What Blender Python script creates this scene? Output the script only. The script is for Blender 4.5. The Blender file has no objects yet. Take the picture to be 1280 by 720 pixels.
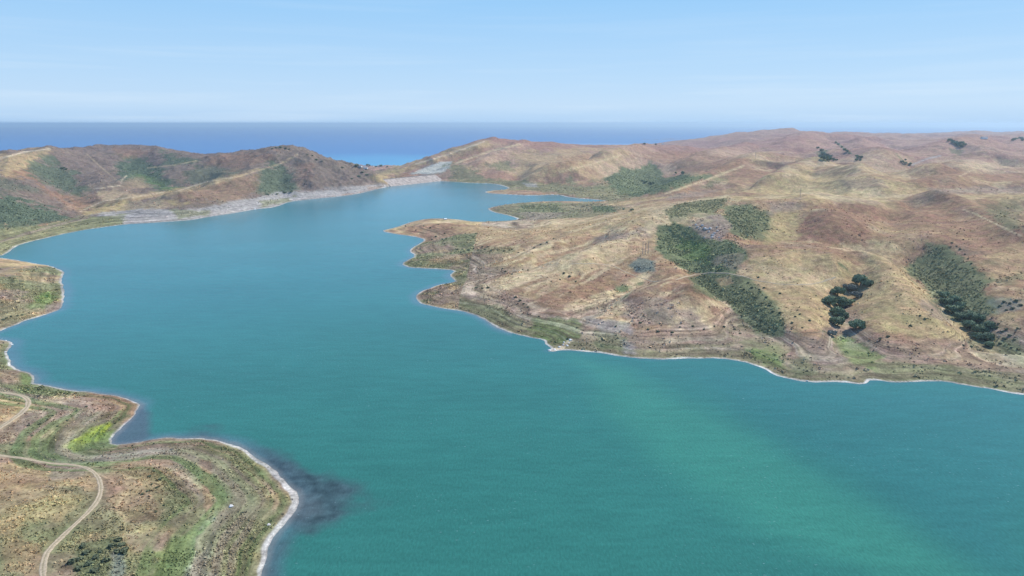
import bpy, math, random
import numpy as np
from mathutils import Vector, Matrix

rng = np.random.default_rng(7)
random.seed(7)
R = math.radians
S = bpy.context.scene
COL = S.collection

# ------------------------------------------------------------------ camera, world, sun, exposure
FPX = 834.0                       # focal length in pixels of a 1280 wide picture
VH = 154.0                        # row of the true horizon
PITCH = math.atan((360 - VH) / FPX)
CAMH = 200.0
cd = bpy.data.cameras.new('camera'); cam = bpy.data.objects.new('camera', cd); COL.objects.link(cam)
cam.location = (0, 0, CAMH); cam.rotation_euler = (math.pi / 2 - PITCH, 0, 0)
cd.sensor_width = 36; cd.lens = 36 * FPX / 1280; cd.clip_start = 1; cd.clip_end = 300000
S.camera = cam

SUN_EL, SUN_AZ = R(46), R(60)     # azimuth clockwise from +Y (the view direction)
W = bpy.data.worlds.new('World'); S.world = W; W.use_nodes = True
wn = W.node_tree; wn.nodes.clear()
wo = wn.nodes.new('ShaderNodeOutputWorld'); bg = wn.nodes.new('ShaderNodeBackground')
sky = wn.nodes.new('ShaderNodeTexSky'); sky.sky_type = 'NISHITA'; sky.sun_disc = False
sky.sun_elevation = SUN_EL; sky.sun_rotation = SUN_AZ; sky.altitude = 200
sky.air_density = 1.0; sky.dust_density = 0.3; sky.ozone_density = 1.5
bg.inputs['Strength'].default_value = 0.105
# thin high cloud streaks above the sea, part of the sky itself
tc = wn.nodes.new('ShaderNodeTexCoord'); mp = wn.nodes.new('ShaderNodeMapping')
mp.inputs['Scale'].default_value = (1.6, 1.6, 42)
nz = wn.nodes.new('ShaderNodeTexNoise'); nz.inputs['Scale'].default_value = 1.7; nz.inputs['Detail'].default_value = 5; nz.inputs['Roughness'].default_value = .55
cr = wn.nodes.new('ShaderNodeValToRGB'); cr.color_ramp.elements[0].position = .48; cr.color_ramp.elements[1].position = .8
cr.color_ramp.elements[0].color = (0, 0, 0, 1); cr.color_ramp.elements[1].color = (.3, .3, .3, 1)
mx = wn.nodes.new('ShaderNodeMix'); mx.data_type = 'RGBA'; mx.inputs['B'].default_value = (6.6, 7.9, 9.2, 1)
hs = wn.nodes.new('ShaderNodeHueSaturation'); hs.inputs['Saturation'].default_value = 1.0
wl = wn.links
wl.new(tc.outputs['Generated'], mp.inputs['Vector']); wl.new(mp.outputs[0], nz.inputs['Vector']); wl.new(nz.outputs['Fac'], cr.inputs[0])
wl.new(sky.outputs[0], hs.inputs['Color']); 
spz = wn.nodes.new('ShaderNodeSeparateXYZ'); wl.new(tc.outputs['Generated'], spz.inputs[0])
sr = wn.nodes.new('ShaderNodeValToRGB'); wl.new(spz.outputs['Z'], sr.inputs[0]); se = sr.color_ramp.elements
for k_, (p_, c_) in enumerate(((0, (.42, .645, .93)), (.025, (.53, .725, .95)), (.07, (.46, .69, .95)), (.17, (.31, .60, .94)), (.45, (.14, .38, .85)), (1, (.09, .25, .62)))):
    q_ = se[k_] if k_ < 2 else se.new(p_)
    q_.position = p_; q_.color = (*c_, 1)
sm_ = wn.nodes.new('ShaderNodeVectorMath'); sm_.operation = 'SCALE'; sm_.inputs['Scale'].default_value = 1 / .105; wl.new(sr.outputs[0], sm_.inputs[0])
mk = wn.nodes.new('ShaderNodeMix'); mk.data_type = 'RGBA'; mk.inputs['Factor'].default_value = .93
wl.new(hs.outputs[0], mk.inputs['A']); wl.new(sm_.outputs[0], mk.inputs['B']); wl.new(mk.outputs['Result'], mx.inputs['A']); cz = wn.nodes.new('ShaderNodeSeparateXYZ'); wl.new(tc.outputs['Generated'], cz.inputs[0])
cm = wn.nodes.new('ShaderNodeMapRange'); cm.inputs[1].default_value = .04; cm.inputs[2].default_value = .12; cm.inputs[3].default_value = 1.6; cm.inputs[4].default_value = .45
wl.new(cz.outputs['Z'], cm.inputs[0]); cx = wn.nodes.new('ShaderNodeMath'); cx.operation = 'MULTIPLY'; cx.use_clamp = True
wl.new(cr.outputs[0], cx.inputs[0]); wl.new(cm.outputs[0], cx.inputs[1]); wl.new(cx.outputs[0], mx.inputs['Factor'])
wl.new(mx.outputs['Result'], bg.inputs['Color']); wl.new(bg.outputs[0], wo.inputs[0])

sd = bpy.data.lights.new('sun', 'SUN'); sun = bpy.data.objects.new('sun', sd); COL.objects.link(sun)
sd.energy = 5.0; sd.angle = R(.53); sd.color = (1, .955, .89)
sv = Vector((math.sin(SUN_AZ) * math.cos(SUN_EL), math.cos(SUN_AZ) * math.cos(SUN_EL), math.sin(SUN_EL)))
sun.rotation_euler = sv.to_track_quat('Z', 'Y').to_euler(); sun.location = sv * 400
S.view_settings.view_transform = 'Standard'; S.view_settings.look = 'None'
S.view_settings.exposure = 0.05; S.view_settings.gamma = 1
S.cycles.use_denoising = True
S.cycles.max_bounces = 5; S.cycles.diffuse_bounces = 2; S.cycles.glossy_bounces = 2
S.cycles.volume_bounces = 0; S.cycles.transparent_max_bounces = 6
S.cycles.use_adaptive_sampling = False

# ------------------------------------------------------------------ projection helpers
cp, sp = math.cos(PITCH), math.sin(PITCH)
def ray(u, v):
    a = (u - 640) / FPX; b = (360 - v) / FPX
    return a, cp + b * sp, -sp + b * cp
def on_level(u, v, z=0.0):
    x, y, dz = ray(u, v); t = (z - CAMH) / dz
    return x * t, y * t
def at_depth(u, v, Y):
    x, y, dz = ray(u, v); t = Y / y
    return x * t, Y, CAMH + dz * t
def project(x, y, z):
    dz = z - CAMH
    dep = y * cp - dz * sp; up = y * sp + dz * cp
    dep = np.maximum(dep, 1e-3)
    return 640 + FPX * x / dep, 360 - FPX * up / dep
# ------------------------------------------------------------------ value noise
_T = rng.random((256, 256)).astype(np.float32)
def vnoise(x, y, s=0):
    x = x + s * 17.31; y = y - s * 9.77
    xi = np.floor(x); yi = np.floor(y); fx = x - xi; fy = y - yi
    fx = fx * fx * fx * (fx * (fx * 6 - 15) + 10); fy = fy * fy * fy * (fy * (fy * 6 - 15) + 10)
    a = xi.astype(np.int64) & 255; b = yi.astype(np.int64) & 255; a1 = (a + 1) & 255; b1 = (b + 1) & 255
    return ((_T[a, b] * (1 - fx) + _T[a1, b] * fx) * (1 - fy) + (_T[a, b1] * (1 - fx) + _T[a1, b1] * fx) * fy) * 2 - 1
def fbm(x, y, wl_, oct_=4, s=0, gain=.5):
    v = 0; amp = 1; f = 1 / wl_; tot = 0
    for o in range(oct_):
        c, s_ = math.cos(o * 1.1 + s), math.sin(o * 1.1 + s)
        v = v + amp * vnoise((x * c - y * s_) * f, (x * s_ + y * c) * f, s + o * 3); tot += amp; amp *= gain; f *= 2.03
    return v / tot
def ridged(x, y, wl_, oct_=4, s=0):
    v = 0; amp = 1; f = 1 / wl_; tot = 0
    for o in range(oct_):
        c, s_ = math.cos(o * 1.3 + s), math.sin(o * 1.3 + s)
        n = 1 - np.abs(vnoise((x * c - y * s_) * f, (x * s_ + y * c) * f, s + o * 3)) * 1.6
        v = v + amp * n; tot += amp; amp *= .5; f *= 2.1
    return v / tot
def sstep(a, b, x):
    t = np.clip((x - a) / (b - a), 0, 1); return t * t * (3 - 2 * t)

# ------------------------------------------------------------------ reservoir outline (traced, laid on the level of the water)
SH = '''-30,322 0,322 20,325 45,329.5 65,332.5 77,337.5 81,341 76,351 80,357.5 81,372.5 77,386 57,394 32,401 12,409 0,414 -14,418 -10,423
1,424 15,427.5 12,435 9,442 16,460 37,465 46,472.5 43,480 93,488 121,490.5 148,494 165,500 178,507.5 161,527 140,546.5 140,556 169,554
194.5,548.5 214,547 228,547 255,547 283,552 311,564.5 333,581 355.5,598 369,611.7 373.6,625.5 367,642 350,662 336,681 330.5,695 329,712 324,745 330,800 300,900'''
SHR = '''1700,530 1400,503 1280,494 1235,486 1200,480 1172,476 1120,478 1090,475 1080,481 1052,478 1007,478 975,471 965,466.5 955,460 930,452 900,448 860,448 820,450 780,446
740,440 715,438 700,438 692,440 684,439 690,435 682.5,431 680,425 660,421 635,415.5 620,409 600,396 580,389 542,384 525,379 519,371 527,364 547,356 570,352 567,349.5
561,344 570,338 542,336 512,334.5 503,331 505,327.5 520,319.5 511,314 514,310 532,300 520,296 497,293 475,289 495,284 515,277 532,273.5 555,273 575,274.5
595,277.5 635,276 648,274 640,270.5 615,265 608,260 640,254.5 665,252.5 702,251.5 740,252.5 760,251 712,247 697,243.3 665,244.5 640,243.5 612,242 605,240 612,238.5 630,237.5
636,235 628,232 615,229.5 590,229 560,227 542,226 512,229.5 487,233 470,237 445,243 420,246 390,249 362,252 345,259 320,261.5 290,267 265,270.5 240,275 220,276.5 190,278.5
155,280.5 130,284 105,287.5 75,293.5 37,302.5 22,307 10,316 2,320 -30,321'''
def pts(s): return [tuple(float(c) for c in p.split(',')) for p in s.split()]
shore_px = pts(SH)
P1 = [on_level(*p) for p in shore_px]
P2 = [on_level(*p) for p in pts(SHR)]
x0, y0 = P1[-1]
POLY = np.array(P1 + [(-150, 60), (-230, -500), (1500, -600), (2200, 380)] + P2, dtype=np.float64)
# soften the traced corners once
def chaikin(P):
    Q = []
    for i in range(len(P)):
        a, b = P[i], P[(i + 1) % len(P)]
        Q += [a * .8 + b * .2, a * .2 + b * .8]
    return np.array(Q)
POLYS = chaikin(POLY)
def poly_sdist(x, y, P):
    """distance to polygon, negative inside"""
    x = x.ravel().astype(np.float32); y = y.ravel().astype(np.float32)
    d2 = np.full(x.shape, 1e18, np.float32); ins = np.zeros(x.shape, bool)
    n = len(P)
    for i in range(n):
        ax, ay = P[i]; bx, by = P[(i + 1) % n]
        ex, ey = bx - ax, by - ay; L = ex * ex + ey * ey + 1e-12
        wx, wy = x - ax, y - ay
        t = np.clip((wx * ex + wy * ey) / L, 0, 1)
        dx, dy = wx - ex * t, wy - ey * t
        np.minimum(d2, dx * dx + dy * dy, out=d2)
        if ay != by:
            c = ((ay > y) != (by > y)) & (x < (y - ay) * (ex / ey) + ax); ins ^= c
    d = np.sqrt(d2); d[ins] *= -1
    return d

# ------------------------------------------------------------------ relief: control points (column, row, forward distance)
CT = '''0,300,1080 0,280,1180 0,250,1350 0,230,1550 0,210,1800 0,197,2000
50,300,1120 50,275,1290 50,250,1480 50,225,1720 50,205,1980 52,188,2250
100,272,1400 100,260,1500 100,240,1700 100,220,1950 100,200,2250 100,184,2500
140,183,2600 170,222,1950 170,232,1830 150,245,1690 150,262,1500
200,262,1480 200,248,1600 200,235,1800 200,215,2100 200,200,2350 200,186,2620 240,195,2550
300,252,1600 300,235,1740 300,221,1850 300,214,2050 300,205,2180 290,194,2450 320,188,2400
350,184,2300 350,200,2150 350,220,1950 350,245,1760 385,192,2250 400,199,2240 400,220,2050 400,235,1900 440,208,2240 440,225,2050 462,217,2240
500,216,2650 500,208,2950 520,213,2620 540,212,2560 540,195,2850 560,215,2480 580,215,2450 580,200,2650 580,184,2900
620,173,3000 620,190,2800 620,205,2600 620,220,2400 650,180,2950 680,183,2900 680,200,2600 680,215,2300 680,230,2150
740,185,2900 740,200,2600 740,220,2200 740,235,2000 800,184,2900 800,200,2550 800,215,2350 800,230,2120 800,242,1930
600,300,1080 600,285,1210 600,320,960 600,330,905 600,375,730 600,358,790 600,345,845 540,290,1190 540,322,985 545,310,1060 560,280,1300 550,370,755
570,300,1095 640,285,1260 650,277,1350 650,300,1050 650,330,880 650,355,780 650,380,705 650,402,645
722,276,1260 770,267,1230 800,262,1200 835,257,1180 870,251,1150 910,246,1150 960,248,1150 1000,243,1150 1050,243,1160 1100,246,1150 1165,247,1140 1280,243,1120
700,420,600 700,400,640 700,380,690 700,360,750 700,340,820 700,320,900 700,300,1000 700,285,1120
750,425,587 750,400,635 750,370,715 750,340,810 750,310,930 750,285,1080
800,430,575 800,410,610 800,390,655 800,370,705 800,350,765 800,330,830 800,310,905 800,290,990 800,275,1070
870,425,583 870,400,630 870,380,670 870,360,720 870,340,775 870,320,830 870,300,895 870,280,970 870,265,1045
950,440,555 950,420,585 950,400,625 950,380,668 950,360,715 950,340,765 950,320,820 950,300,890 950,280,965 950,265,1040
1050,450,533 1050,430,563 1050,410,598 1050,390,640 1050,370,685 1050,350,735 1050,330,790 1050,310,850 1050,290,920 1050,270,1000 1050,255,1080
1150,455,525 1150,430,562 1150,400,617 1150,370,683 1150,340,760 1150,310,845 1150,285,935 1150,265,1030
1270,470,500 1270,450,530 1270,420,575 1270,390,630 1270,360,695 1270,330,770 1270,305,840 1270,295,870
1280,270,1050 1240,262,1080
700,262,1560 650,262,1530 760,262,1480 740,257,1650
830,247,1560 830,235,1850 832,225,2150 850,215,2350 850,195,2700 850,183,3050 880,240,1620 880,225,1900 880,210,2200 880,195,2600 880,185,3100
960,238,1400 960,228,1550 950,215,1800 950,200,2200 950,190,2700 950,181,3400 1000,238,1380
1100,235,1430 1100,220,1750 1100,210,2000 1100,200,2300 1100,190,2700 1100,180,3500
1200,235,1420 1200,220,1720 1200,210,2000 1200,200,2320 1200,190,2750 1200,180,3600
1280,235,1400 1280,220,1750 1280,208,2050 1280,200,2320 1280,190,2800 1280,180,3600
830,180,5400 880,175,5300 900,172,5500 950,172,4600 950,167.5,5400 1000,165,5700 1040,166,5600 1000,172,4600 1060,169,5600 1100,171,5700 1100,174,4700 1200,170,6400 1200,175,4800 1280,168.5,6600 1280,175,4800 1140,169.5,6000'''
ctl = [at_depth(*p) for p in pts(CT)]
# plain ground beyond the photograph's edges repeats the relief of its outermost columns
for p in pts(CT):
    if p[0] == 0: ctl.append(at_depth(-330, p[1] + 4, p[2])); ctl.append(at_depth(-900, p[1] + 3, p[2]))
    if p[0] >= 1270: ctl.append(at_depth(1650, p[1] + 2, p[2])); ctl.append(at_depth(2200, p[1] + 1, p[2]))
def z_at(u, Y, z): x, y, _ = at_depth(u, 300, Y); ctl.append((x, y, z))
# lower left land (drawn near the camera)
for u, v, z in ((0, 340, 9), (30, 345, 9), (60, 355, 5), (0, 370, 11), (40, 375, 7), (0, 395, 6), (0, 440, 3), (0, 470, 6), (30, 480, 5), (0, 500, 9), (40, 505, 8), (90, 500, 5), (140, 505, 4),
                (0, 540, 9), (50, 540, 8), (100, 530, 6), (100, 560, 5), (40, 565, 7), (0, 600, 12), (60, 600, 11), (120, 600, 10), (180, 590, 8), (240, 575, 5), (280, 600, 5.5), (320, 640, 4), (0, 660, 14),
                (80, 660, 13), (160, 650, 11), (230, 640, 9), (280, 680, 7), (0, 715, 15), (100, 715, 14), (200, 715, 11), (280, 715, 7), (-200, 500, 14), (-200, 600, 17), (-200, 380, 16), (-250, 720, 20), (0, 900, 15), (150, 900, 12), (-500, 600, 30), (-500, 420, 30)):
    x, y = on_level(u, v, z); ctl.append((x, y, z))
# ground hidden behind the crests
for u, Y, z in ((472, 2180, 25), (458, 2170, 27), (476, 2230, 22), (552, 2420, 24), (552, 2480, 24), (0, 2500, 30), (100, 3000, 30), (200, 3100, 30), (300, 2900, 20), (350, 2900, 15), (430, 2900, -20), (-400, 3000, 40), (0, 3800, -25), (200, 4000, -35), (350, 3900, -38), (430, 3800, -42), (475, 3600, -42), (470, 2750, -18), (475, 2450, 0),
                (500, 3700, -40), (560, 3900, -40), (640, 4000, -35), (700, 3900, -20), (780, 3900, -10), (620, 3500, 40), (540, 3400, -10), (0, 4700, -72), (200, 4800, -74), (350, 4700, -74), (470, 4500, -72), (540, 4600, -72), (640, 5100, -74), (740, 5500, -70), (820, 6800, -70), (820, 4600, -5), (860, 4500, 20),
                (-400, 5000, -70), (660, 1430, 2), (760, 1360, 20), (840, 1330, 34), (910, 1290, 50), (1000, 1250, 62), (1100, 1260, 62), (1200, 1240, 64), (1280, 1230, 62),
                (900, 7500, -20), (1000, 8000, 60), (1100, 8500, 60), (1280, 9000, 70), (1000, 11000, -60), (1280, 13000, -60), (1600, 9000, 60), (1700, 6500, 120), (1700, 13000, -60), (820, 9000, -80), (700, 9000, -80), (400, 9000, -80), (0, 9000, -80), (-400, 9000, -80), (400, 13000, -80), (820, 13000, -80), (-300, 13000, -80),
                (1700, 470, 12), (1700, 430, 8), (2200, 500, 20)):
    z_at(u, Y, z)
for p in P2[::2] + P1[::3]: ctl.append((p[0], p[1], 0.0))
ctl = np.array(ctl)
def lp(x, y): return np.log(np.hypot(x, y)) * 2.2, np.arctan2(x, y) * 2.6
cu, cv_ = lp(ctl[:, 0], ctl[:, 1])
# thin plate spline in (log distance, bearing)
def ker(d2): return .5 * d2 * np.log(d2 + 1e-9)
N = len(ctl); D2 = (cu[:, None] - cu) ** 2 + (cv_[:, None] - cv_) ** 2
A = np.zeros((N + 3, N + 3)); A[:N, :N] = ker(D2) + np.eye(N) * 1e-3
A[:N, N] = 1; A[:N, N + 1] = cu; A[:N, N + 2] = cv_; A[N:, :N] = A[:N, N:].T
wt = np.linalg.solve(A, np.concatenate([ctl[:, 2], np.zeros(3)]))
def tps(x, y):
    a, b = lp(x.ravel(), y.ravel()); out = np.empty(a.shape)
    for i in range(0, len(a), 20000):
        s = slice(i, i + 20000)
        out[s] = ker((a[s, None] - cu) ** 2 + (b[s, None] - cv_) ** 2) @ wt[:N] + wt[N] + wt[N + 1] * a[s] + wt[N + 2] * b[s]
    return out.reshape(x.shape)

# grid of the ground sheet: bearings x distances, finest in the middle distance
rr = [90.0]
while rr[-1] < 16000:
    r_ = rr[-1]; rr.append(r_ * (1 + (.006 if r_ < 240 else .0032 if r_ < 3300 else .006)))
rr = np.array(rr)
th = np.concatenate([np.arange(-62, -40, .35), np.arange(-40, 40, .075), np.arange(40, 62.1, .35)]) * math.pi / 180
NR, NT = len(rr), len(th)
def bilin(G, ra, ta, r, t):
    i = np.interp(np.log(r), np.log(ra), np.arange(len(ra))); j = np.interp(t, ta, np.arange(len(ta)))
    i0 = np.clip(i.astype(int), 0, len(ra) - 2); j0 = np.clip(j.astype(int), 0, len(ta) - 2); fi = i - i0; fj = j - j0
    return (G[i0, j0] * (1 - fi) + G[i0 + 1, j0] * fi) * (1 - fj) + (G[i0, j0 + 1] * (1 - fi) + G[i0 + 1, j0 + 1] * fi) * fj
rc = np.exp(np.linspace(math.log(85), math.log(16500), 240)); tc_ = np.linspace(th[0] - .01, th[-1] + .01, 260)
RC, TC = np.meshgrid(rc, tc_, indexing='ij')
Hc = tps(RC * np.sin(TC), RC * np.cos(TC))
RG, TG = np.meshgrid(rr, th, indexing='ij')
X = RG * np.sin(TG); Y = RG * np.cos(TG)
H = bilin(Hc, rc, tc_, RG.ravel(), TG.ravel()).reshape(NR, NT)
# distance to the water's edge
D = np.full((NR, NT), 900.0); near = RG < 3400
D[near] = np.minimum(poly_sdist(X[near], Y[near], POLYS), 900)
D = D + (vnoise(X / 14, Y / 14, 1) * 1.1 + vnoise(X / 5, Y / 5, 2) * .45) * sstep(2600, 500, RG) 

def cast_grid(G, u, v):
    x, y, dz = ray(u, v); hr = math.hypot(x, y); t = math.atan2(x, y)
    j = np.interp(t, th, np.arange(NT)); j0 = int(min(max(j, 0), NT - 2)); f = j - j0
    col = G[:, j0] * (1 - f) + G[:, j0 + 1] * f
    zr = CAMH + dz / hr * rr
    k = np.nonzero(col >= zr)[0]
    if len(k) == 0: return None
    k = k[0]
    if k == 0: r = rr[0]
    else:
        a = zr[k - 1] - col[k - 1]; b = col[k] - zr[k]; r = rr[k - 1] + (rr[k] - rr[k - 1]) * a / (a + b + 1e-9)
    return r * math.sin(t), r * math.cos(t)
def seg_dist(x, y, P):
    """distance to a polyline"""
    d2 = np.full(x.shape, 1e18)
    for (ax, ay), (bx, by) in zip(P[:-1], P[1:]):
        ex, ey = bx - ax, by - ay; L = ex * ex + ey * ey + 1e-9
        t = np.clip(((x - ax) * ex + (y - ay) * ey) / L, 0, 1)
        d2 = np.minimum(d2, (x - ax - ex * t) ** 2 + (y - ay - ey * t) ** 2)
    return np.sqrt(d2)
def smooth_shore(H):
    bank = np.where(D > 0, .10 * np.minimum(D, 4) + .16 * np.maximum(D - 4, 0), np.maximum(D * .22, -22))
    w = sstep(4, 75, D); Hm = np.where(D < 90, np.maximum(H, .6 + .035 * D), H)
    return np.where(D <= 0, bank, np.minimum(bank, 12) * (1 - w) + Hm * w)
H1 = smooth_shore(H)
# valleys (negative) and spurs (positive): pixel line, half width in metres, height in metres
FEAT = [('850,290 872,330 895,362 930,392 955,425', 26, -9), ('1078,335 1062,352 1052,378 1052,402 1066,432', 20, -8), ('1150,310 1178,350 1205,385 1240,428', 36, -13),
        ('805,352 775,365 750,380 725,392', 16, -4), ('760,300 700,322 650,334 600,345 575,346', 20, -4), ('700,290 670,305 630,322', 14, -3), ('812,205 812,235', 90, -16), ('60,200 80,225 95,255', 60, -14), ('165,195 195,225', 70, -16),
        ('260,210 235,236', 60, -10), ('350,205 350,240', 35, -9), ('960,322 1000,316 1040,330', 42, 8), ('225,248 260,232 305,220 345,205', 40, 8), ('1165,248 1215,266 1278,296', 28, 9),
        ('640,228 700,214 760,200 800,190', 60, 10), ('600,206 655,181', 45, 10), ('560,208 615,176', 40, 6), ('650,225 640,205', 50, -10), ('1092,330 1150,385 1230,432', 24, 6), ('1000,300 1080,300 1130,320', 30, -4),
        ('832,242 880,225 930,207 960,200', 50, 14), ('900,238 935,224 965,212', 40, -12), ('960,224 980,214 1022,211 1060,220 1095,238', 55, 13), ('1050,233 1085,224 1125,236', 45, 4), ('1165,223 1200,207 1235,200 1278,203', 65, 18), ('1145,236 1200,231 1278,233', 40, 9),
        ('1110,214 1170,212 1210,222 1280,218', 45, -12), ('1040,206 1100,209 1150,203', 60, -14), ('1090,200 1150,192 1200,190 1280,184', 110, 17), ('980,201 1040,204', 60, -10), ('990,190 1000,178 1010,168', 130, 17), ('1080,200 1070,185 1060,172', 120, 15), ('1100,178 1160,186', 120, -14), ('1180,188 1230,178 1270,176', 130, 14),
        ('752,203 775,195 797,187', 40, 12), ('668,226 710,215 745,209 780,199', 45, 12), ('690,228 740,222 760,214', 35, -10), ('640,220 660,205', 35, -8), ('715,206 730,200 745,192', 35, -9), ('860,205 900,190 930,184', 70, 12), ('850,196 880,188', 60, -10), ('540,214 580,195', 35, -7), ('1010,262 1090,290', 50, 6), ('1080,300 1110,280 1120,262', 30, -7), ('960,305 990,285 1000,262', 30, -7), ('720,330 790,290 830,270', 35, 7), ('690,320 760,285', 25, -6), ('880,375 840,360 800,372', 26, 6), ('1040,262 1120,258 1150,252', 25, -5),
        ('640,395 720,398 800,410', 10, 2), ('830,395 860,380 880,365', 18, 4), ('722,350 760,330 812,345', 16, -3), ('20,205 70,190', 40, 8), ('130,260 170,247 215,240', 30, 6), ('170,222 160,226', 28, 9),
        ('1010,190 1045,200', 90, -14), ('1040,178 1075,200', 60, -10), ('1120,185 1140,203', 70, -8), ('385,200 400,225', 40, 7), ('420,215 430,235', 30, -6)]
H2 = H.copy()
for s, wd, hh in FEAT:
    P = [cast_grid(H1, *p) for p in pts(s)]; P = [p for p in P if p]
    if len(P) < 2: continue
    m = (np.abs(RG - np.hypot(*np.mean(P, 0))) < 1500)
    d = seg_dist(X[m], Y[m], P)
    H2[m] += 1.6 * hh * np.exp(-(d / wd) ** 2)
wx = X + 40 * vnoise(X / 160, Y / 160, 5); wy = Y + 40 * vnoise(X / 160, Y / 160, 6)
amp = sstep(5, 160, D)
farw = sstep(1200, 2600, RG)
H2 += amp * (9 * farw * (ridged(wx, wy, 700, 4, 3) - .35) + (9 + 3 * farw) * (ridged(wx, wy, 210, 4, 8) - .35) + 2.0 * fbm(X, Y, 45, 4, 2) + .35 * fbm(X, Y, 9, 3, 4))
vf = sstep(3000, 4500, RG) * sstep(R(2), R(10), TG)
H2 += vf * (26 * (ridged(wx, wy, 1500, 4, 9) - .4))
roll = sstep(1250, 1700, RG) * sstep(R(13), R(20), TG)
H2 += roll * (32 * (ridged(wx, wy, 420, 3, 12) - .4) + 12 * fbm(X, Y, 260, 3, 13) + sstep(2000, 3500, RG) * 24 * (ridged(wx, wy, 900, 3, 14) - .4))
rug = np.exp(-(((TG - R(-13.5)) / R(6)) ** 2)) * sstep(1500, 1900, RG) * sstep(2900, 2400, RG) * sstep(8, 70, D)
H2 += rug * (16 * (ridged(X, Y, 90, 4, 15) - .4) + 7 * (ridged(X, Y, 35, 3, 16) - .4))
lft = sstep(R(2), R(-4), TG) * sstep(1200, 1700, RG) * sstep(8, 200, D)
H2 += lft * 17 * (ridged(wx, wy, 170, 4, 17) - .4)
# ripple of old waterlines on the drawdown slopes
H3 = smooth_shore(H2)
dl0 = np.array(on_level(478, 224.5, 20)); dr0 = np.array(on_level(541, 218.5, 20)); da = (dr0 - dl0) / np.hypot(*(dr0 - dl0)); dn = np.array([da[1], -da[0]]) if da[0] > 0 else -np.array([da[1], -da[0]])
mc = dl0 - da * 24 + dn * 8; H3 += 19 * np.exp(-(((X - mc[0]) * da[0] + (Y - mc[1]) * da[1]) / 26) ** 2 - (((X - mc[0]) * dn[0] + (Y - mc[1]) * dn[1]) / 42) ** 2) * sstep(-2, 14, D)
ter = sstep(16, 9, H3) * sstep(.3, 1, H3)
ph = H3 * 2 * math.pi / 1.5 + 3 * fbm(X, Y, 60, 2, 7)
H3 = H3 + ter * .16 * np.sin(ph)
H3 += np.where(D > 6, .10, 0) * vnoise(X / 2.3, Y / 2.3, 11) * sstep(900, 300, RG)
Z = H3
def height(x, y): return bilin(Z, rr, th, np.hypot(x, y), np.arctan2(x, y))
def cast(u, v):
    p = cast_grid(Z, u, v)
    return None if p is None else (p[0], p[1], float(height(np.array([p[0]]), np.array([p[1]]))[0]))

# ------------------------------------------------------------------ colour of the ground (what grows or lies where)
C = dict(gold=(.385, .275, .14), straw=(.51, .385, .22), pale=(.58, .46, .31), red=(.26, .145, .088), rust=(.285, .172, .098), brown=(.25, .18, .12), mauve=(.265, .20, .15), green=(.135, .155, .075),
         dgreen=(.05, .075, .05), bgreen=(.13, .19, .055), lime=(.36, .42, .05), grey=(.27, .255, .24), hgreen=(.085, .115, .068), lgrey=(.33, .305, .275), olive=(.185, .18, .09), ggreen=(.16, .18, .14), lhill=(.15, .118, .095), far=(.30, .168, .14), ochre=(.37, .28, .135), cut=(.39, .38, .32))
C = {k: np.array(v) for k, v in C.items()}
U, V = project(X, Y, Z)
n1 = fbm(X, Y, 260, 4, 21); n2 = fbm(X, Y, 70, 4, 22); n3 = fbm(X, Y, 18, 3, 23); n4 = fbm(X, Y, 5, 3, 24)
# streaks that run down the slopes
gz_r = np.gradient(Z, axis=0) / np.gradient(RG, axis=0)
def lerp(a, b, t): return a + (b - a) * t[..., None]
base = np.empty((NR, NT, 3)); base[:] = C['gold']
base = lerp(base, C['red'], sstep(-.1, .28, n1 + .5 * n2) * .8)
base = lerp(base, C['straw'], sstep(.1, .5, -n1 + .6 * n2 + .3 * n3) * .7)
base = lerp(base, C['brown'], sstep(.05, .5, n2 + .4 * n3) * .55)
st_u = (X * .69 + Y * .73) / 150; st_v = (X * .73 - Y * .69) / 13
stk = vnoise(st_u, st_v + n2 * 2, 61) * .6 + vnoise(st_u * 2.3, st_v * 2.4 + n3, 62) * .5
stw = (RG < 1500) * sstep(330, 200, X - .12 * (Y - 900)) * (X > -60)
base = lerp(base, C['straw'], stw * sstep(.05, .3, stk) * .85); base = lerp(base, C['rust'], stw * sstep(.05, .3, -stk) * .7)
fs_ = fbm(X + 30 * n2, Y, 90, 5, 63, .65); base = lerp(base, C['straw'], (RG < 2900) * sstep(.12, .4, fs_) * .55); base = lerp(base, C['rust'], sstep(.12, .4, -fs_) * .55)
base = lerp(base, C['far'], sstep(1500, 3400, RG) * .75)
scrub = np.zeros((NR, NT))
def pmask(P, soft, rough, lo=0, hi=1e9):
    P = np.array(P); ext = (.36 if len(P) > 7 else .22) * min(np.ptp(P[:, 0]), 2 * np.ptp(P[:, 1])); rough = min(rough, ext); soft = min(soft, ext * .8); m = (U > P[:, 0].min() - 14) & (U < P[:, 0].max() + 14) & (V > P[:, 1].min() - 10) & (V < P[:, 1].max() + 10) & (RG > lo) & (RG < hi)
    idx = np.nonzero(m)
    if len(idx[0]) == 0: return idx, None
    # rows are squeezed by perspective: widen them so that edges soften alike
    k = np.clip(4.5 - RG[idx] / 900, 1.2, 4) * 0 + 2.0
    d = poly_sdist(U[idx], V[idx] * 2.0, P * np.array([1, 2.0])) + rough * (n2[idx] * 1.2 + n3[idx] + .6 * n4[idx])
    return idx, sstep(soft, -soft, d)
def patch(c, s, a=.8, soft=5, rough=11, sc=None, lo=0, hi=1e9):
    idx, m = pmask(pts(s), soft, rough, lo, hi)
    if m is None: return
    m = m * a; base[idx] = lerp(base[idx], C[c], m)
    if sc is None: sc = .9 if c in ('green', 'dgreen', 'hgreen') else .55 if c in ('ggreen', 'olive', 'bgreen') else .25 if c in ('mauve', 'brown') else 0.08
    scrub[idx] = scrub[idx] * (1 - m) + sc * m
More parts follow.
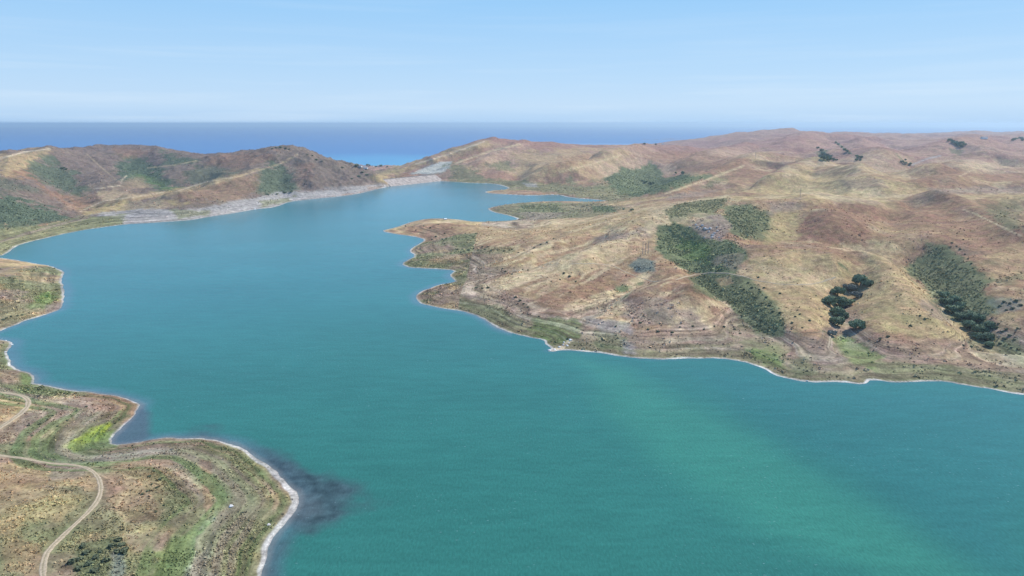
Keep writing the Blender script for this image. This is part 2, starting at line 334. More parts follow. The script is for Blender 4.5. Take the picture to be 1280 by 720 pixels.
def stroke(c, s, w=1.2, a=.8, lo=0, hi=1e9):
    P = np.array(pts(s)); m = (U > P[:, 0].min() - 8) & (U < P[:, 0].max() + 8) & (V > P[:, 1].min() - 6) & (V < P[:, 1].max() + 6) & (RG > lo) & (RG < hi)
    d = seg_dist(U[m], V[m] * 1.6, [(p[0], p[1] * 1.6) for p in P]) + n3[m] * .8 + n4[m] * .5
    k = sstep(w + .8, w - .6, d) * a
    base[m] = lerp(base[m], C[c], k)
    scrub[m] *= 1 - k
Lr = dict(lo=880)
# --- hills on the left, beyond the water
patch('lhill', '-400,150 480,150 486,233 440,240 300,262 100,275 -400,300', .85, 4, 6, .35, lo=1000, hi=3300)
patch('gold', '0,196 30,189 62,185 50,197 35,212 30,226 0,222', .8, **Lr); patch('red', '0,222 40,226 70,250 115,262 95,248 62,234 36,212', .7, **Lr)
patch('rust', '88,240 160,238 178,248 150,256 108,268 78,262', .4, **Lr); patch('straw', '118,238 160,240 175,246 130,250', .5, **Lr)
patch('hgreen', '34,206 60,197 92,215 112,235 108,246 76,242 50,226', .8, **Lr); patch('hgreen', '-60,215 20,222 52,240 20,242 -60,234', .5, **Lr)
patch('hgreen', '-100,246 30,248 75,264 82,275 40,286 -100,296', .9, **Lr); patch('hgreen', '148,194 186,194 202,220 240,236 216,243 180,231 150,226', .9, **Lr)
patch('bgreen', '168,214 190,224 215,236 190,232 170,224', .45, **Lr)
patch('hgreen', '198,188 248,200 238,206 204,204', .85, **Lr); patch('hgreen', '232,212 270,206 300,214 260,232 235,236', .6, **Lr); patch('red', '262,196 300,192 340,190 340,200 290,212 262,206', .5, **Lr)
patch('red', '140,184 190,188 180,198 150,200', .4, **Lr)
patch('hgreen', '324,214 350,200 369,214 372,240 342,248 320,240', .85, **Lr); patch('red', '370,203 392,205 388,224 373,232', .7, **Lr)
patch('gold', '100,264 130,251 165,246 200,240 245,232 300,217 325,209 305,220 250,238 200,246 140,257', .6, 3, 4, **Lr)
patch('rust', '214,243 300,223 322,218 318,244 272,253 240,254', .5, **Lr); patch('ochre', '104,268 140,256 200,250 230,255 180,262 110,269', .8, **Lr)
patch('mauve', '160,262 165,252 200,250 215,258 195,264', .6, **Lr)
patch('brown', '138,236 158,226 172,222 188,232 174,241', .7, **Lr)
patch('lgrey', '112,269 150,265 230,262 300,251 345,241 400,236 440,233 482,232 470,238 420,247 320,263 240,277 155,282', .85, 2.5, 5, .1, **Lr)
patch('olive', '98,271 150,272 156,281 98,290', .85, **Lr); patch('olive', '214,262 264,262 264,269 222,274', .75, 3, 4, **Lr); patch('olive', '325,251 368,245 362,252 330,258', .75, 3, 4, **Lr)
patch('olive', '-100,296 60,280 108,270 152,275 156,281 100,290 40,303 0,323 -100,330', .9, 3, 4, .5, **Lr); stroke('mauve', '0,302 40,290 80,279 110,272', 2, .7, **Lr)
patch('lhill', '372,198 402,199 440,209 478,226 482,232 440,236 380,242 368,222', .5, 3, 6, .5, **Lr); patch('mauve', '455,228 490,225 490,233 460,238', .8, 2, 3, **Lr)
stroke('pale', '0,198 30,190 62,186', 1.3, .8, **Lr); stroke('straw', '108,192 125,208 150,228', .5, .4, **Lr); stroke('pale', '118,236 150,232 153,224 158,220', .7, .7, **Lr)
stroke('straw', '262,231 310,217 350,205 372,193', .8, .6, **Lr); stroke('straw', '185,210 220,206 245,201', .8, .6, **Lr); stroke('pale', '101,264 130,251 170,246 205,240', .9, .5, **Lr); stroke('pale', '215,241 260,227 290,222', 1, .4, **Lr)
stroke('lgrey', '430,235 480,231', 1.5, .7, **Lr)
# --- dam valley and the hill right of it
Fr = dict(lo=1500)
patch('gold', '466,226 500,208 540,196 600,176 612,180 560,200 512,214 480,226', .9, **Fr); patch('ochre', '462,222 478,212 500,206 500,214 480,224', .6, **Fr)
patch('red', '500,220 540,204 580,190 600,188 590,200 540,212 510,222', .55, **Fr); patch('ggreen', '518,217 540,207 562,203 562,212 554,219 540,219', .5, 2, 3, .1, **Fr); patch('cut', '512,218 524,212 538,206 552,202 564,202 562,210 555,216 540,218', .95, 1.5, 2, .05, **Fr)
patch('green', '556,211 575,204 597,214 600,224 562,225', .65, **Fr); patch('green', '610,204 640,199 644,214 622,213', .65, **Fr); stroke('pale', '520,205 560,193 605,177', 1.2, .7, **Fr); stroke('straw', '570,204 610,190 650,180', 1.5, .7, **Fr)
patch('gold', '640,190 700,186 790,188 780,200 740,206 700,220 650,226 640,210', .6, **Fr); patch('red', '700,196 760,190 740,200 700,208', .5, **Fr); stroke('straw', '700,215 740,205 775,194', 1.3, .8, **Fr)
patch('olive', '556,226 620,224 740,233 800,231 835,240 762,253 700,243 600,231', .8, 3, 5, **Fr); patch('lgrey', '655,229 672,229 672,234 658,234', .6, **Fr); patch('green', '740,226 780,228 790,240 745,236', .6, **Fr)
patch('green', '705,222 716,219 718,230 708,230', .6, **Fr)
patch('brown', '604,260 640,254 740,253 800,260 760,268 720,276 650,276 612,266', .9, 2, 4, .5, lo=1330); patch('olive', '612,262 640,254 740,253 790,260 730,275 650,275', .6, 2, 3, .6, lo=1330); patch('green', '652,257 700,255 708,265 650,270', .7, lo=1330); patch('green', '738,257 764,257 773,266 742,265', .9, 2, 3, lo=1330)
patch('olive', '640,262 730,262 720,272 648,273', .6, lo=1330); patch('gold', '770,262 830,248 838,252 780,268', .6, lo=1330)
patch('red', '790,196 860,188 930,200 900,215 850,214 830,206', .6, **Fr)
patch('green', '755,224 775,210 797,212 812,201 823,207 832,222 860,217 862,226 832,238 800,246 770,242', .95, 3, 5, **Fr); patch('green', '858,222 884,221 842,239 822,241', .9, **Fr); patch('green', '880,229 908,221 892,236 868,237', .55, **Fr)
stroke('straw', '832,242 880,226 930,207', 1.6, .8, lo=1300); stroke('gold', '762,256 830,247 860,243', 1.6, .9, lo=1300); patch('mauve', '826,244 880,238 905,236 880,245 835,250', .7, lo=1300)
# --- rolling ground on the right, far
patch('ochre', '960,232 1000,216 1070,218 1110,232 1060,243 960,246', .5, lo=1250); patch('brown', '1050,226 1090,222 1110,234 1060,236', .7, lo=1250); patch('red', '1140,212 1200,206 1210,220 1150,232', .5, lo=1250)
patch('mauve', '1160,236 1280,232 1280,242 1170,242', .6, lo=1250); patch('straw', '1190,208 1250,200 1280,206 1230,214', .4, lo=1250); stroke('straw', '1200,220 1230,206 1270,200', 1.2, .5, lo=1250); stroke('lgrey', '1140,206 1160,198 1175,195', 1.4, .7, lo=2000)
patch('green', '1020,191 1034,186 1041,200 1026,202', .75, 2, 3, lo=2000); stroke('green', '1045,178 1058,188 1064,192', 1.3, .7, lo=2000); stroke('green', '1120,192 1130,202', .8, .6, lo=2000); patch('green', '1186,185 1204,188 1200,194 1190,192', .6, 1.5, 2, lo=2000)
patch('olive', '1225,256 1280,250 1280,290 1240,270', .45, lo=900); patch('green', '1230,262 1262,262 1270,285 1250,280', .35, lo=900)
# --- big slope on the right bank
Nr = dict(hi=1240)
shoreR = sstep(14, 7, Z + 3 * n2) * (RG < 1500) * (X > -60)
base = lerp(base, C['mauve'], shoreR * .6); scrub = scrub * (1 - shoreR) + .3 * shoreR
lowR = sstep(4.5, 2, Z + 2 * n2) * (RG < 1500) * (X > -60)
base = lerp(base, C['olive'], lowR * .7); scrub = scrub * (1 - lowR) + .5 * lowR
patch('straw', '620,352 700,318 800,288 832,268 838,284 815,302 760,330 700,352', .55, **Nr); patch('rust', '640,360 700,345 760,350 740,385 690,385', .4, **Nr)
patch('rust', '800,290 820,310 850,338 870,345 820,348 790,330 770,310', .55, **Nr); patch('mauve', '742,296 800,285 814,287 772,303 744,309', .7, **Nr); patch('gold', '700,280 800,264 830,262 800,280 720,300', .6, **Nr)
patch('straw', '815,262 842,256 840,280 824,290 812,290', .7, **Nr); patch('brown', '640,300 700,290 690,300 650,316', .35, **Nr); patch('brown', '540,318 600,316 640,318 600,334 540,332', .7, **Nr)
patch('brown', '500,280 530,275 560,300 540,308 535,290', .4, **Nr); patch('gold', '560,280 700,278 690,296 590,306', .55, **Nr); patch('green', '570,311 640,308 645,316 570,318', .5, **Nr)
patch('olive', '830,264 850,252 880,247 912,247 906,258 890,271 862,270 842,277', .9, 3, 5, .8, **Nr)
patch('green', '825,284 845,280 865,284 880,294 900,299 920,300 934,315 936,323 920,331 921,342 890,343 862,342 840,327 824,310', .95, 3, 5, **Nr)
patch('bgreen', '850,298 880,302 892,318 885,330 862,322', .55, **Nr); patch('mauve', '896,314 930,318 918,336 890,332', .5, **Nr); patch('green', '900,266 915,254 940,254 963,266 966,287 958,297 926,298 908,284', .85, **Nr)
patch('mauve', '862,276 900,268 914,282 902,302 880,299 868,286', .85, 3, 4, .3, **Nr); patch('straw', '845,272 880,268 885,275 860,280', .6, **Nr)
patch('green', '860,347 880,341 920,342 942,352 948,362 974,380 980,405 976,421 950,420 925,397 900,377 870,364', .9, 4, 7, **Nr); patch('gold', '895,349 912,345 916,354 901,358', .9, 2, 2, **Nr)
patch('ggreen', '786,332 800,322 818,328 822,340 796,342', .9, 3, 4, .7, **Nr); patch('green', '750,380 762,360 782,352 812,350 804,358 782,370 762,381', .95, **Nr); patch('green', '728,384 748,376 744,384 732,390', .7, **Nr)
patch('mauve', '776,374 820,369 850,380 846,405 800,411 774,396', .65, 4, 6, .5, **Nr); patch('mauve', '836,384 870,384 888,412 840,413', .7, **Nr); patch('rust', '855,350 880,370 910,395 900,400 860,380', .5, **Nr)
patch('olive', '925,346 945,352 972,378 978,400 960,385 940,365', .5, **Nr)
patch('red', '1008,268 1040,252 1080,254 1122,262 1088,284 1082,306 1040,302 1005,300 996,285', .8, 6, 9, **Nr); patch('red', '1118,250 1180,256 1202,288 1150,280', .45, **Nr); patch('ochre', '968,262 1002,268 992,300 962,302', .8, **Nr)
patch('mauve', '955,252 1000,250 1000,262 962,268', .6, **Nr)
patch('gold', '936,322 1000,310 1062,328 1066,345 1040,366 1050,404 990,416 982,400 975,376 945,352', .85, 4, 5, .05, **Nr); patch('straw', '950,330 1040,345 1035,362 960,350', .4, **Nr)
patch('gold', '1082,345 1132,330 1180,384 1230,428 1200,424 1100,412 1070,385', .8, 4, 6, .08, **Nr); patch('ochre', '1100,380 1180,400 1200,425 1110,415', .6, **Nr); patch('mauve', '1150,372 1180,390 1190,405 1160,395', .6, **Nr)
patch('green', '1132,332 1153,316 1156,302 1188,308 1210,328 1240,350 1226,366 1238,378 1249,388 1234,398 1240,406 1238,432 1210,413 1174,380 1153,358 1136,344', .85, 5, 9, **Nr)
patch('gold', '1226,330 1280,300 1280,345 1240,348', .5, **Nr); patch('gold', '1240,392 1280,388 1280,415 1244,412', .7, **Nr); patch('ggreen', '1240,378 1280,370 1280,388 1246,392', .6, **Nr); patch('green', '1240,425 1280,414 1280,452 1260,448', .6, **Nr); patch('olive', '1244,350 1280,340 1280,348 1248,356', .6, **Nr)
patch('gold', '1090,300 1150,286 1160,300 1130,325 1090,325', .5, **Nr)
patch('bgreen', '930,426 968,430 982,440 978,462 955,454 934,442', .7, **Nr); patch('bgreen', '1030,418 1064,424 1094,446 1096,462 1062,452', .7, **Nr); patch('bgreen', '666,398 716,402 724,424 692,432 668,418', .7, **Nr)
patch('green', '740,414 788,418 790,440 742,436', .65, **Nr); patch('green', '985,450 1010,445 1030,470 990,472', .6, **Nr); patch('mauve', '1000,420 1040,425 1060,455 1030,465 1010,440', .7, **Nr)
patch('rust', '1120,420 1200,428 1262,450 1240,462 1150,446', .35, **Nr); patch('olive', '1094,452 1280,466 1280,490 1100,475', .75, 4, 6, .6, **Nr); patch('grey', '735,398 790,404 800,425 760,415', .5, **Nr); patch('grey', '775,425 795,428 795,443 780,442', .6, **Nr)
patch('olive', '522,372 550,360 580,380 560,386 530,380', .6, **Nr); patch('green', '572,378 620,384 662,404 640,408 600,392', .5, **Nr); patch('olive', '490,288 520,292 500,294', .6, **Nr); patch('olive', '510,312 525,320 510,330 505,326', .6, **Nr)
patch('brown', '545,336 600,332 640,340 600,352 560,352', .6, **Nr); patch('mauve', '870,424 930,418 985,425 1000,432 940,434 880,440', .5, **Nr)
stroke('pale', '684,438 700,437 706,431 714,425', 3, .95, **Nr); stroke('pale', '740,250 780,262', 0, 0, **Nr); stroke('straw', '722,274 770,266 800,261 836,256 872,250 908,246', 1.6, .85, **Nr); stroke('straw', '712,290 740,282 780,272', 2.2, .55, **Nr)
stroke('straw', '1166,248 1216,266 1278,296', 1.4, .7, **Nr); stroke('brown', '940,334 965,320 1000,313 1040,316', .8, .5, **Nr); stroke('dgreen', '978,414 1000,417 1040,414', .8, .6, **Nr); stroke('green', '1048,329 1058,336', 1.6, .9, **Nr)
# --- near land on the left
Wt = dict(hi=760)
lm = (RG < 1150) & (X < -60)
base[lm] = lerp(lerp(np.broadcast_to(C['brown'], base[lm].shape), C['olive'], sstep(-.3, .3, n2[lm] + .4 * n3[lm])), C['gold'], sstep(.1, .5, fbm(X[lm], Y[lm], 30, 4, 31)) * .6); scrub[lm] = .5
lm2 = lm * sstep(14, 22, D + 3 * n2) * sstep(44, 34, D + 6 * n2) * sstep(700, 500, RG)
base = lerp(base, C['ggreen'], lm2 * .55)
A_ = dict(lo=640, hi=960)
patch('mauve', '0,340 40,338 50,360 30,375 0,372', .6, **A_); patch('bgreen', '52,336 76,342 76,368 58,384 40,384 46,360', .8, **A_); patch('lime', '58,343 68,345 68,358 62,358', .6, **A_); patch('mauve', '58,382 76,379 72,391 58,393', .8, 3, 3, **A_)
patch('olive', '0,375 50,380 30,398 0,408', .6, **A_); stroke('pale', '0,328 10,331 20,337', 2, .8, **A_); stroke('pale', '0,340 6,343 0,347', 2, .8, **A_); stroke('mauve', '15,326 45,331 72,336', 1.5, .7, **A_)
patch('green', '0,430 14,430 12,455 0,460', .7, **Wt); patch('bgreen', '25,466 46,473 44,482 28,482', .7, **Wt); patch('brown', '0,462 24,464 20,480 0,482', .7, **Wt)
patch('green', '20,482 60,480 110,490 70,498 20,492', .8, **Wt); patch('gold', '-60,494 35,498 36,512 20,524 -60,535', .85, **Wt); patch('rust', '-60,506 20,506 10,520 -60,520', .5, **Wt)
patch('straw', '44,500 70,494 100,492 90,500 55,510', .6, **Wt); patch('rust', '92,497 122,492 150,496 176,508 150,526 118,518 96,510', .75, **Wt); patch('mauve', '30,518 100,498 120,518 80,540 20,560', .65, **Wt); patch('rust', '28,556 60,538 90,526 94,532 50,558', .6, **Wt)
patch('green', '60,556 90,530 130,515 150,522 138,545 100,558', .55, **Wt); patch('lime', '84,558 104,546 124,534 137,529 131,541 112,556 92,562', .85, 3, 5, .5, **Wt); patch('bgreen', '110,545 140,538 140,557 108,560', .7, **Wt)
patch('green', '-60,556 140,556 110,576 40,570 -60,566', .7, **Wt); patch('gold', '-60,576 40,584 112,594 116,612 60,606 -60,602', .7, **Wt); patch('mauve', '62,582 106,584 104,594 66,598', .8, **Wt); patch('rust', '-60,598 60,600 50,612 -60,612', .5, **Wt)
patch('rust', '138,578 210,566 212,600 200,650 152,656 132,620', .4, 6, 10, .2, **Wt); patch('brown', '156,668 210,664 210,692 160,690', .7, **Wt); patch('rust', '0,676 60,672 50,720 0,720', .4, **Wt); patch('ochre', '-60,610 60,610 110,620 80,650 -60,670', .5, **Wt)
patch('olive', '216,560 280,560 320,590 340,640 315,720 250,720 270,640', .7, 6, 8, .7, **Wt); patch('green', '262,585 300,600 325,640 305,680 285,640', .4, **Wt); patch('bgreen', '190,690 250,660 270,640 262,690 230,722 190,722', .55, **Wt)
patch('green', '92,682 150,668 164,692 148,724 96,724', .75, 4, 7, .95, **Wt); patch('ggreen', '136,690 158,686 160,724 134,724', .8, **Wt); patch('red', '250,575 262,578 268,640 258,650', .5, **Wt)
# --- narrow bright line of washed sand and stones at the water's edge
bw = np.where(X > -60, 1.0 + .0018 * RG, .7 + .0016 * RG) + .9 * n2 + .6 * n3
pt = on_level(369, 620); bw += 2.6 * np.exp(-(((X - pt[0]) ** 2 + (Y - pt[1]) ** 2) / 55 ** 2))
sh_ = sstep(bw + .8, bw - .5, D)
base = lerp(base, np.array([.43, .40, .355]), sh_ * .85); base = lerp(base, np.array([.62, .59, .53]), sh_ * (X > 0) * sstep(-.5, .2, n2) * .4); scrub *= 1 - sh_
wet = sstep(.9, .1, D); base = lerp(base, np.array([.17, .155, .14]), wet * .5)
# mottling: tussocks, bare spots
mot = 1 + .16 * n4 + .12 * n3 + .10 * fbm(X, Y, 2.2, 2, 41) * sstep(1500, 500, RG)
base *= mot[..., None]
# old waterlines: bands of weeds and bare silt that follow the contours of the drawdown slopes
bnd = vnoise(Z / .55 + n2 * .8, X / 400, 51) * .6 + vnoise(Z / 1.5 + n2 * .5, X / 600, 52) * .7
bk = sstep(13, 8, Z + n2) * sstep(.4, 1.2, Z) * (1 - .85 * sstep(.6, .85, scrub)) * sstep(1500, 1250, RG * (X > -60)) * (.5 + .5 * sstep(-.35, .3, fbm(X, Y, 55, 3, 71))) * (RG < 2600) * np.where(X > -60, 1, .85)
bcl = np.where(bnd > .12, 1.0, 0.0); bg_ = vnoise(Z / 1.1 + .6 * n3, X / 250, 53) + .4 * n2
base = lerp(base, np.array([.36, .30, .24]), bk * sstep(.1, .35, bnd) * (X > -60) * .34); base = lerp(base, np.array([.17, .115, .085]), bk * sstep(.1, .35, -bnd) * (X > -60) * .45)
base = lerp(base, C['olive'] * 1.05, bk * sstep(.0, .45, bg_) * (X > -60) * sstep(10, 4, Z) * .45)
Lz = (X < -60) * (RG < 620) * sstep(3, 8, D) * sstep(75, 50, D)
sd1 = vnoise(D / 5.5 + n3 * .5, (X + Y) / 120, 54) + .5 * vnoise(D / 2.2 + n3 * .4, (X + Y) / 60, 55)
base = lerp(base, np.array([.12, .155, .06]), Lz * sstep(.05, .5, sd1) * .75); base = lerp(base, C['mauve'], Lz * sstep(.1, .5, -sd1) * .45)
base *= (1 + .3 * bk * np.clip(bnd, -.8, .9))[..., None]; scrub *= 1 - .6 * bk * sstep(-.1, .5, bnd)
base = np.clip(base, .01, .9)

# ------------------------------------------------------------------ mesh helpers
def mesh_np(name, verts, faces, smooth=True):
    me = bpy.data.meshes.new(name); verts = np.ascontiguousarray(verts, np.float32); faces = np.ascontiguousarray(faces, np.int32)
    k = faces.shape[1]; me.vertices.add(len(verts)); me.vertices.foreach_set('co', verts.ravel())
    me.loops.add(faces.size); me.loops.foreach_set('vertex_index', faces.ravel())
    me.polygons.add(len(faces)); me.polygons.foreach_set('loop_start', np.arange(0, faces.size, k, dtype=np.int32))
    me.polygons.foreach_set('use_smooth', np.full(len(faces), smooth)); me.update(calc_edges=True); return me
def col_attr(me, name, rgb, a=None):
    at = me.color_attributes.new(name, 'FLOAT_COLOR', 'POINT'); d = np.ones((len(rgb), 4), np.float32); d[:, :3] = rgb
    if a is not None: d[:, 3] = a
    at.data.foreach_set('color', d.ravel())
def link(name, me, mat=None, parent=None, label=None, cat=None, group=None, kind=None, loc=None):
    o = bpy.data.objects.new(name, me); COL.objects.link(o)
    if mat and me is not None and not me.materials: me.materials.append(mat)
    if parent: o.parent = parent
    if label: o['label'] = label
    if cat: o['category'] = cat
    if group: o['group'] = group
    if kind: o['kind'] = kind
    if loc is not None: o.location = loc
    return o
def mat(name):
    m = bpy.data.materials.new(name); m.use_nodes = True; nt = m.node_tree
    return m, nt, nt.nodes['Principled BSDF']
def nd(nt, t, **kw):
    n = nt.nodes.new(t)
    for k, v in kw.items():
        if k in n.inputs: n.inputs[k].default_value = v
        else: setattr(n, k, v)
    return n
def noisy(name, c1, c2, scale=1.0, rough=.9, detail=4, bump=0):
    m, nt, b = mat(name); L = nt.links
    tcn = nd(nt, 'ShaderNodeTexCoord'); n = nd(nt, 'ShaderNodeTexNoise', Scale=scale, Detail=detail)
    oi = nd(nt, 'ShaderNodeObjectInfo')
    r = nd(nt, 'ShaderNodeValToRGB'); r.color_ramp.elements[0].position = .35; r.color_ramp.elements[1].position = .66
    r.color_ramp.elements[0].color = (*c1, 1); r.color_ramp.elements[1].color = (*c2, 1)
    hv = nd(nt, 'ShaderNodeHueSaturation'); mr = nd(nt, 'ShaderNodeMapRange'); mr.inputs[3].default_value = .8; mr.inputs[4].default_value = 1.25
    L.new(oi.outputs['Random'], mr.inputs[0]); L.new(mr.outputs[0], hv.inputs['Value'])
    L.new(tcn.outputs['Object'], n.inputs['Vector']); L.new(n.outputs['Fac'], r.inputs[0]); L.new(r.outputs[0], hv.inputs['Color']); L.new(hv.outputs[0], b.inputs['Base Color'])
    b.inputs['Roughness'].default_value = rough; b.inputs['Specular IOR Level'].default_value = .2
    if bump:
        bp = nd(nt, 'ShaderNodeBump', Strength=bump, Distance=.2); L.new(n.outputs['Fac'], bp.inputs['Height']); L.new(bp.outputs[0], b.inputs['Normal'])
    return m

# ------------------------------------------------------------------ ground material
gm, nt, b = mat('ground_mat'); L = nt.links
ca = nd(nt, 'ShaderNodeVertexColor', layer_name='ground'); geo = nd(nt, 'ShaderNodeNewGeometry')
def gnoise(scale, detail=4, rough=.6, vec=None, zs=None):
    n = nd(nt, 'ShaderNodeTexNoise', Scale=scale, Detail=detail, Roughness=rough)
    if zs is not None:
        mpn = nd(nt, 'ShaderNodeMapping'); mpn.inputs['Scale'].default_value = zs; L.new(geo.outputs['Position'], mpn.inputs['Vector']); L.new(mpn.outputs[0], n.inputs['Vector'])
    else: L.new(geo.outputs['Position'], n.inputs['Vector'])
    return n.outputs['Fac']
def math_(op, a, b_, clamp=False):
    n = nd(nt, 'ShaderNodeMath', operation=op); n.use_clamp = clamp
    for i, q in enumerate((a, b_)):
        if isinstance(q, (int, float)): n.inputs[i].default_value = q
        else: L.new(q, n.inputs[i])
    return n.outputs[0]
def ramp(f, p0, v0, p1, v1):
    n = nd(nt, 'ShaderNodeMapRange'); n.inputs[1].default_value = p0; n.inputs[2].default_value = p1; n.inputs[3].default_value = v0; n.inputs[4].default_value = v1; L.new(f, n.inputs[0]); return n.outputs[0]
f1 = gnoise(.55, 5, .65); f2 = gnoise(.12, 5, .62); f3 = gnoise(.03, 5, .6)
band = gnoise(1.0, 3, .6, zs=(.012, .012, 1.3))
val = math_('MULTIPLY', ramp(f1, .25, .55, .75, 1.46), ramp(f2, .28, .68, .72, 1.33))
val = math_('MULTIPLY', val, ramp(f3, .3, .86, .7, 1.14))
sep = nd(nt, 'ShaderNodeSeparateXYZ'); L.new(geo.outputs['Position'], sep.inputs[0])
bandk = ramp(sep.outputs['Z'], 9, 1, 17, 0)
bv = math_('ADD', 1, math_('MULTIPLY', bandk, math_('SUBTRACT', ramp(band, .34, .62, .66, 1.38), 1)))
val = math_('MULTIPLY', val, bv)
# dark tufts on open ground
tuft = gnoise(.23, 3, .7); tk = ramp(tuft, .66, 0, .72, 1)
hsv = nd(nt, 'ShaderNodeHueSaturation'); L.new(ca.outputs['Color'], hsv.inputs['Color']); L.new(val, hsv.inputs['Value'])
hue = ramp(gnoise(.07, 3, .6), .3, .484, .7, .519); L.new(hue, hsv.inputs['Hue'])
mxn = nd(nt, 'ShaderNodeMix', data_type='RGBA'); mxn.inputs['B'].default_value = (.075, .08, .045, 1)
L.new(math_('MULTIPLY', tk, .55), mxn.inputs['Factor']); L.new(hsv.outputs[0], mxn.inputs['A']); L.new(mxn.outputs['Result'], b.inputs['Base Color'])
b.inputs['Roughness'].default_value = 1; b.inputs['Specular IOR Level'].default_value = .1
bp = nd(nt, 'ShaderNodeBump', Strength=.55, Distance=1.0)
L.new(math_('ADD', math_('MULTIPLY', f1, .7), math_('MULTIPLY', f2, 1.6)), bp.inputs['Height']); L.new(bp.outputs[0], b.inputs['Normal'])

idx = np.arange(NR * NT).reshape(NR, NT)
F = np.stack([idx[:-1, :-1], idx[:-1, 1:], idx[1:, 1:], idx[1:, :-1]], -1).reshape(-1, 4)[:, ::-1]
# leave out cells far under the lake or the sea
zc = Z[:-1, :-1].ravel(); dc = D[:-1, :-1].ravel()
keep = (dc > -60) & (zc > -75)
F = F[keep]
used = np.zeros(NR * NT, bool); used[F.ravel()] = True; remap = np.cumsum(used) - 1
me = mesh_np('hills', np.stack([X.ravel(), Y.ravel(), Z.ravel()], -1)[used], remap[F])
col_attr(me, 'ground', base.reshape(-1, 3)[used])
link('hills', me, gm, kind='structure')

# ------------------------------------------------------------------ water of the reservoir
wm, nt, b = mat('lake_mat'); L = nt.links
ca = nd(nt, 'ShaderNodeVertexColor', layer_name='water'); geo = nd(nt, 'ShaderNodeNewGeometry')
b.inputs['Roughness'].default_value = .16; b.inputs['IOR'].default_value = 1.33; b.inputs['Specular IOR Level'].default_value = .28
r1 = gnoise(1, 3, .6, zs=(.9, .35, 1)); r2 = gnoise(1, 4, .6, zs=(.035, .14, 1)); r3 = gnoise(1, 3, .5, zs=(.004, .009, 1))
hsv = nd(nt, 'ShaderNodeHueSaturation'); L.new(ca.outputs['Color'], hsv.inputs['Color'])
L.new(math_('MULTIPLY', ramp(r1, .3, .86, .7, 1.15), math_('MULTIPLY', ramp(r2, .3, .92, .7, 1.09), ramp(r3, .3, .93, .7, 1.07))), hsv.inputs['Value'])
# scattered small whitecaps
wc = gnoise(1, 2, .5, zs=(.35, 1.1, 1)); wk = math_('MULTIPLY', ramp(wc, .70, 0, .74, 1), ramp(gnoise(1, 2, .5, zs=(.012, .012, 1)), .45, 0, .58, 1))
mxn = nd(nt, 'ShaderNodeMix', data_type='RGBA'); mxn.inputs['B'].default_value = (.45, .62, .62, 1)
L.new(math_('MULTIPLY', wk, .35), mxn.inputs['Factor']); L.new(hsv.outputs[0], mxn.inputs['A']); L.new(mxn.outputs['Result'], b.inputs['Base Color'])
bp = nd(nt, 'ShaderNodeBump', Strength=.35, Distance=.35); L.new(math_('ADD', r1, math_('MULTIPLY', r2, 1.5)), bp.inputs['Height']); L.new(bp.outputs[0], b.inputs['Normal'])
Uw, Vw = project(X, Y, np.zeros_like(X))
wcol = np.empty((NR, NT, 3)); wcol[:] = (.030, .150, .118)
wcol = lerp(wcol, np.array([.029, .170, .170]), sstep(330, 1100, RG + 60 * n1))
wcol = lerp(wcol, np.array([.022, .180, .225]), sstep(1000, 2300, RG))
def wpatch(c, s, a, soft, rough=10):
    P = np.array(pts(s)); m = (D < 14) & (Uw > P[:, 0].min() - 60) & (Uw < P[:, 0].max() + 60) & (Vw > P[:, 1].min() - 60) & (Vw < P[:, 1].max() + 60)
    W_ = np.array([on_level(*p) for p in P])
    d = poly_sdist(X[m], Y[m], W_) + rough * (n2[m] + .6 * n3[m])
    wcol[m] = lerp(wcol[m], np.array(c), sstep(soft, -soft, d) * a)
wpatch((.042, .20, .14), '715,445 790,462 960,556 1100,638 1225,722 1130,735 960,668 820,566 745,495', .8, 22, 9)
wpatch((.028, .140, .138), '860,462 1290,505 1300,720 1240,715 1100,622 960,535', .45, 24, 10)
wpatch((.028, .145, .115), '420,420 560,520 700,640 740,740 560,740 480,640 400,520', .35, 40, 20)
# shallows over dark stones, seen through the water
sha = sstep(-14, -1, D + 3 * n2) * (X < 0) * sstep(1500, 900, RG)
wcol = lerp(wcol, np.array([.10, .17, .21]), sha * .6)
sha = sstep(-7, -.5, D + 2 * n2) * (X > 0)
wcol = lerp(wcol, np.array([.05, .15, .16]), sha * .55)
wpatch((.055, .078, .085), '255,545 310,562 350,572 400,594 432,612 450,632 425,652 385,672 362,700 348,735 320,740 330,690 370,630 350,595 300,562', .85, 11, 22)
km = (D < 0) & (RG < 520) & (X < 0); wcol[km] *= (1 + .5 * (n4 + .6 * n3)[km] * sstep(.12, .085, wcol[km][:, 1]))[:, None]
wpatch((.075, .10, .115), '178,508 184,520 183,545 168,556 140,556 140,546', .85, 4, 3)
wpatch((.11, .13, .13), '360,612 395,622 400,640 366,652', .4, 6, 6)
near_r = sstep(-4.5, 0, D + 1.5 * n3) * (RG < 700) * (X < 0); wcol = lerp(wcol, np.array([.20, .19, .175]), near_r * .5)
keepw = (D[:-1, :-1].ravel() < 13) & (RG[:-1, :-1].ravel() < 3300)
Fw = np.stack([idx[:-1, :-1], idx[:-1, 1:], idx[1:, 1:], idx[1:, :-1]], -1).reshape(-1, 4)[:, ::-1][keepw]
used = np.zeros(NR * NT, bool); used[Fw.ravel()] = True; remap = np.cumsum(used) - 1
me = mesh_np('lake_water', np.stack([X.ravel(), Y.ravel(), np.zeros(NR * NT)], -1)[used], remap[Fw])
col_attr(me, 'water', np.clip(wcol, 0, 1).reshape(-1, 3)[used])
link('lake_water', me, wm, kind='structure')

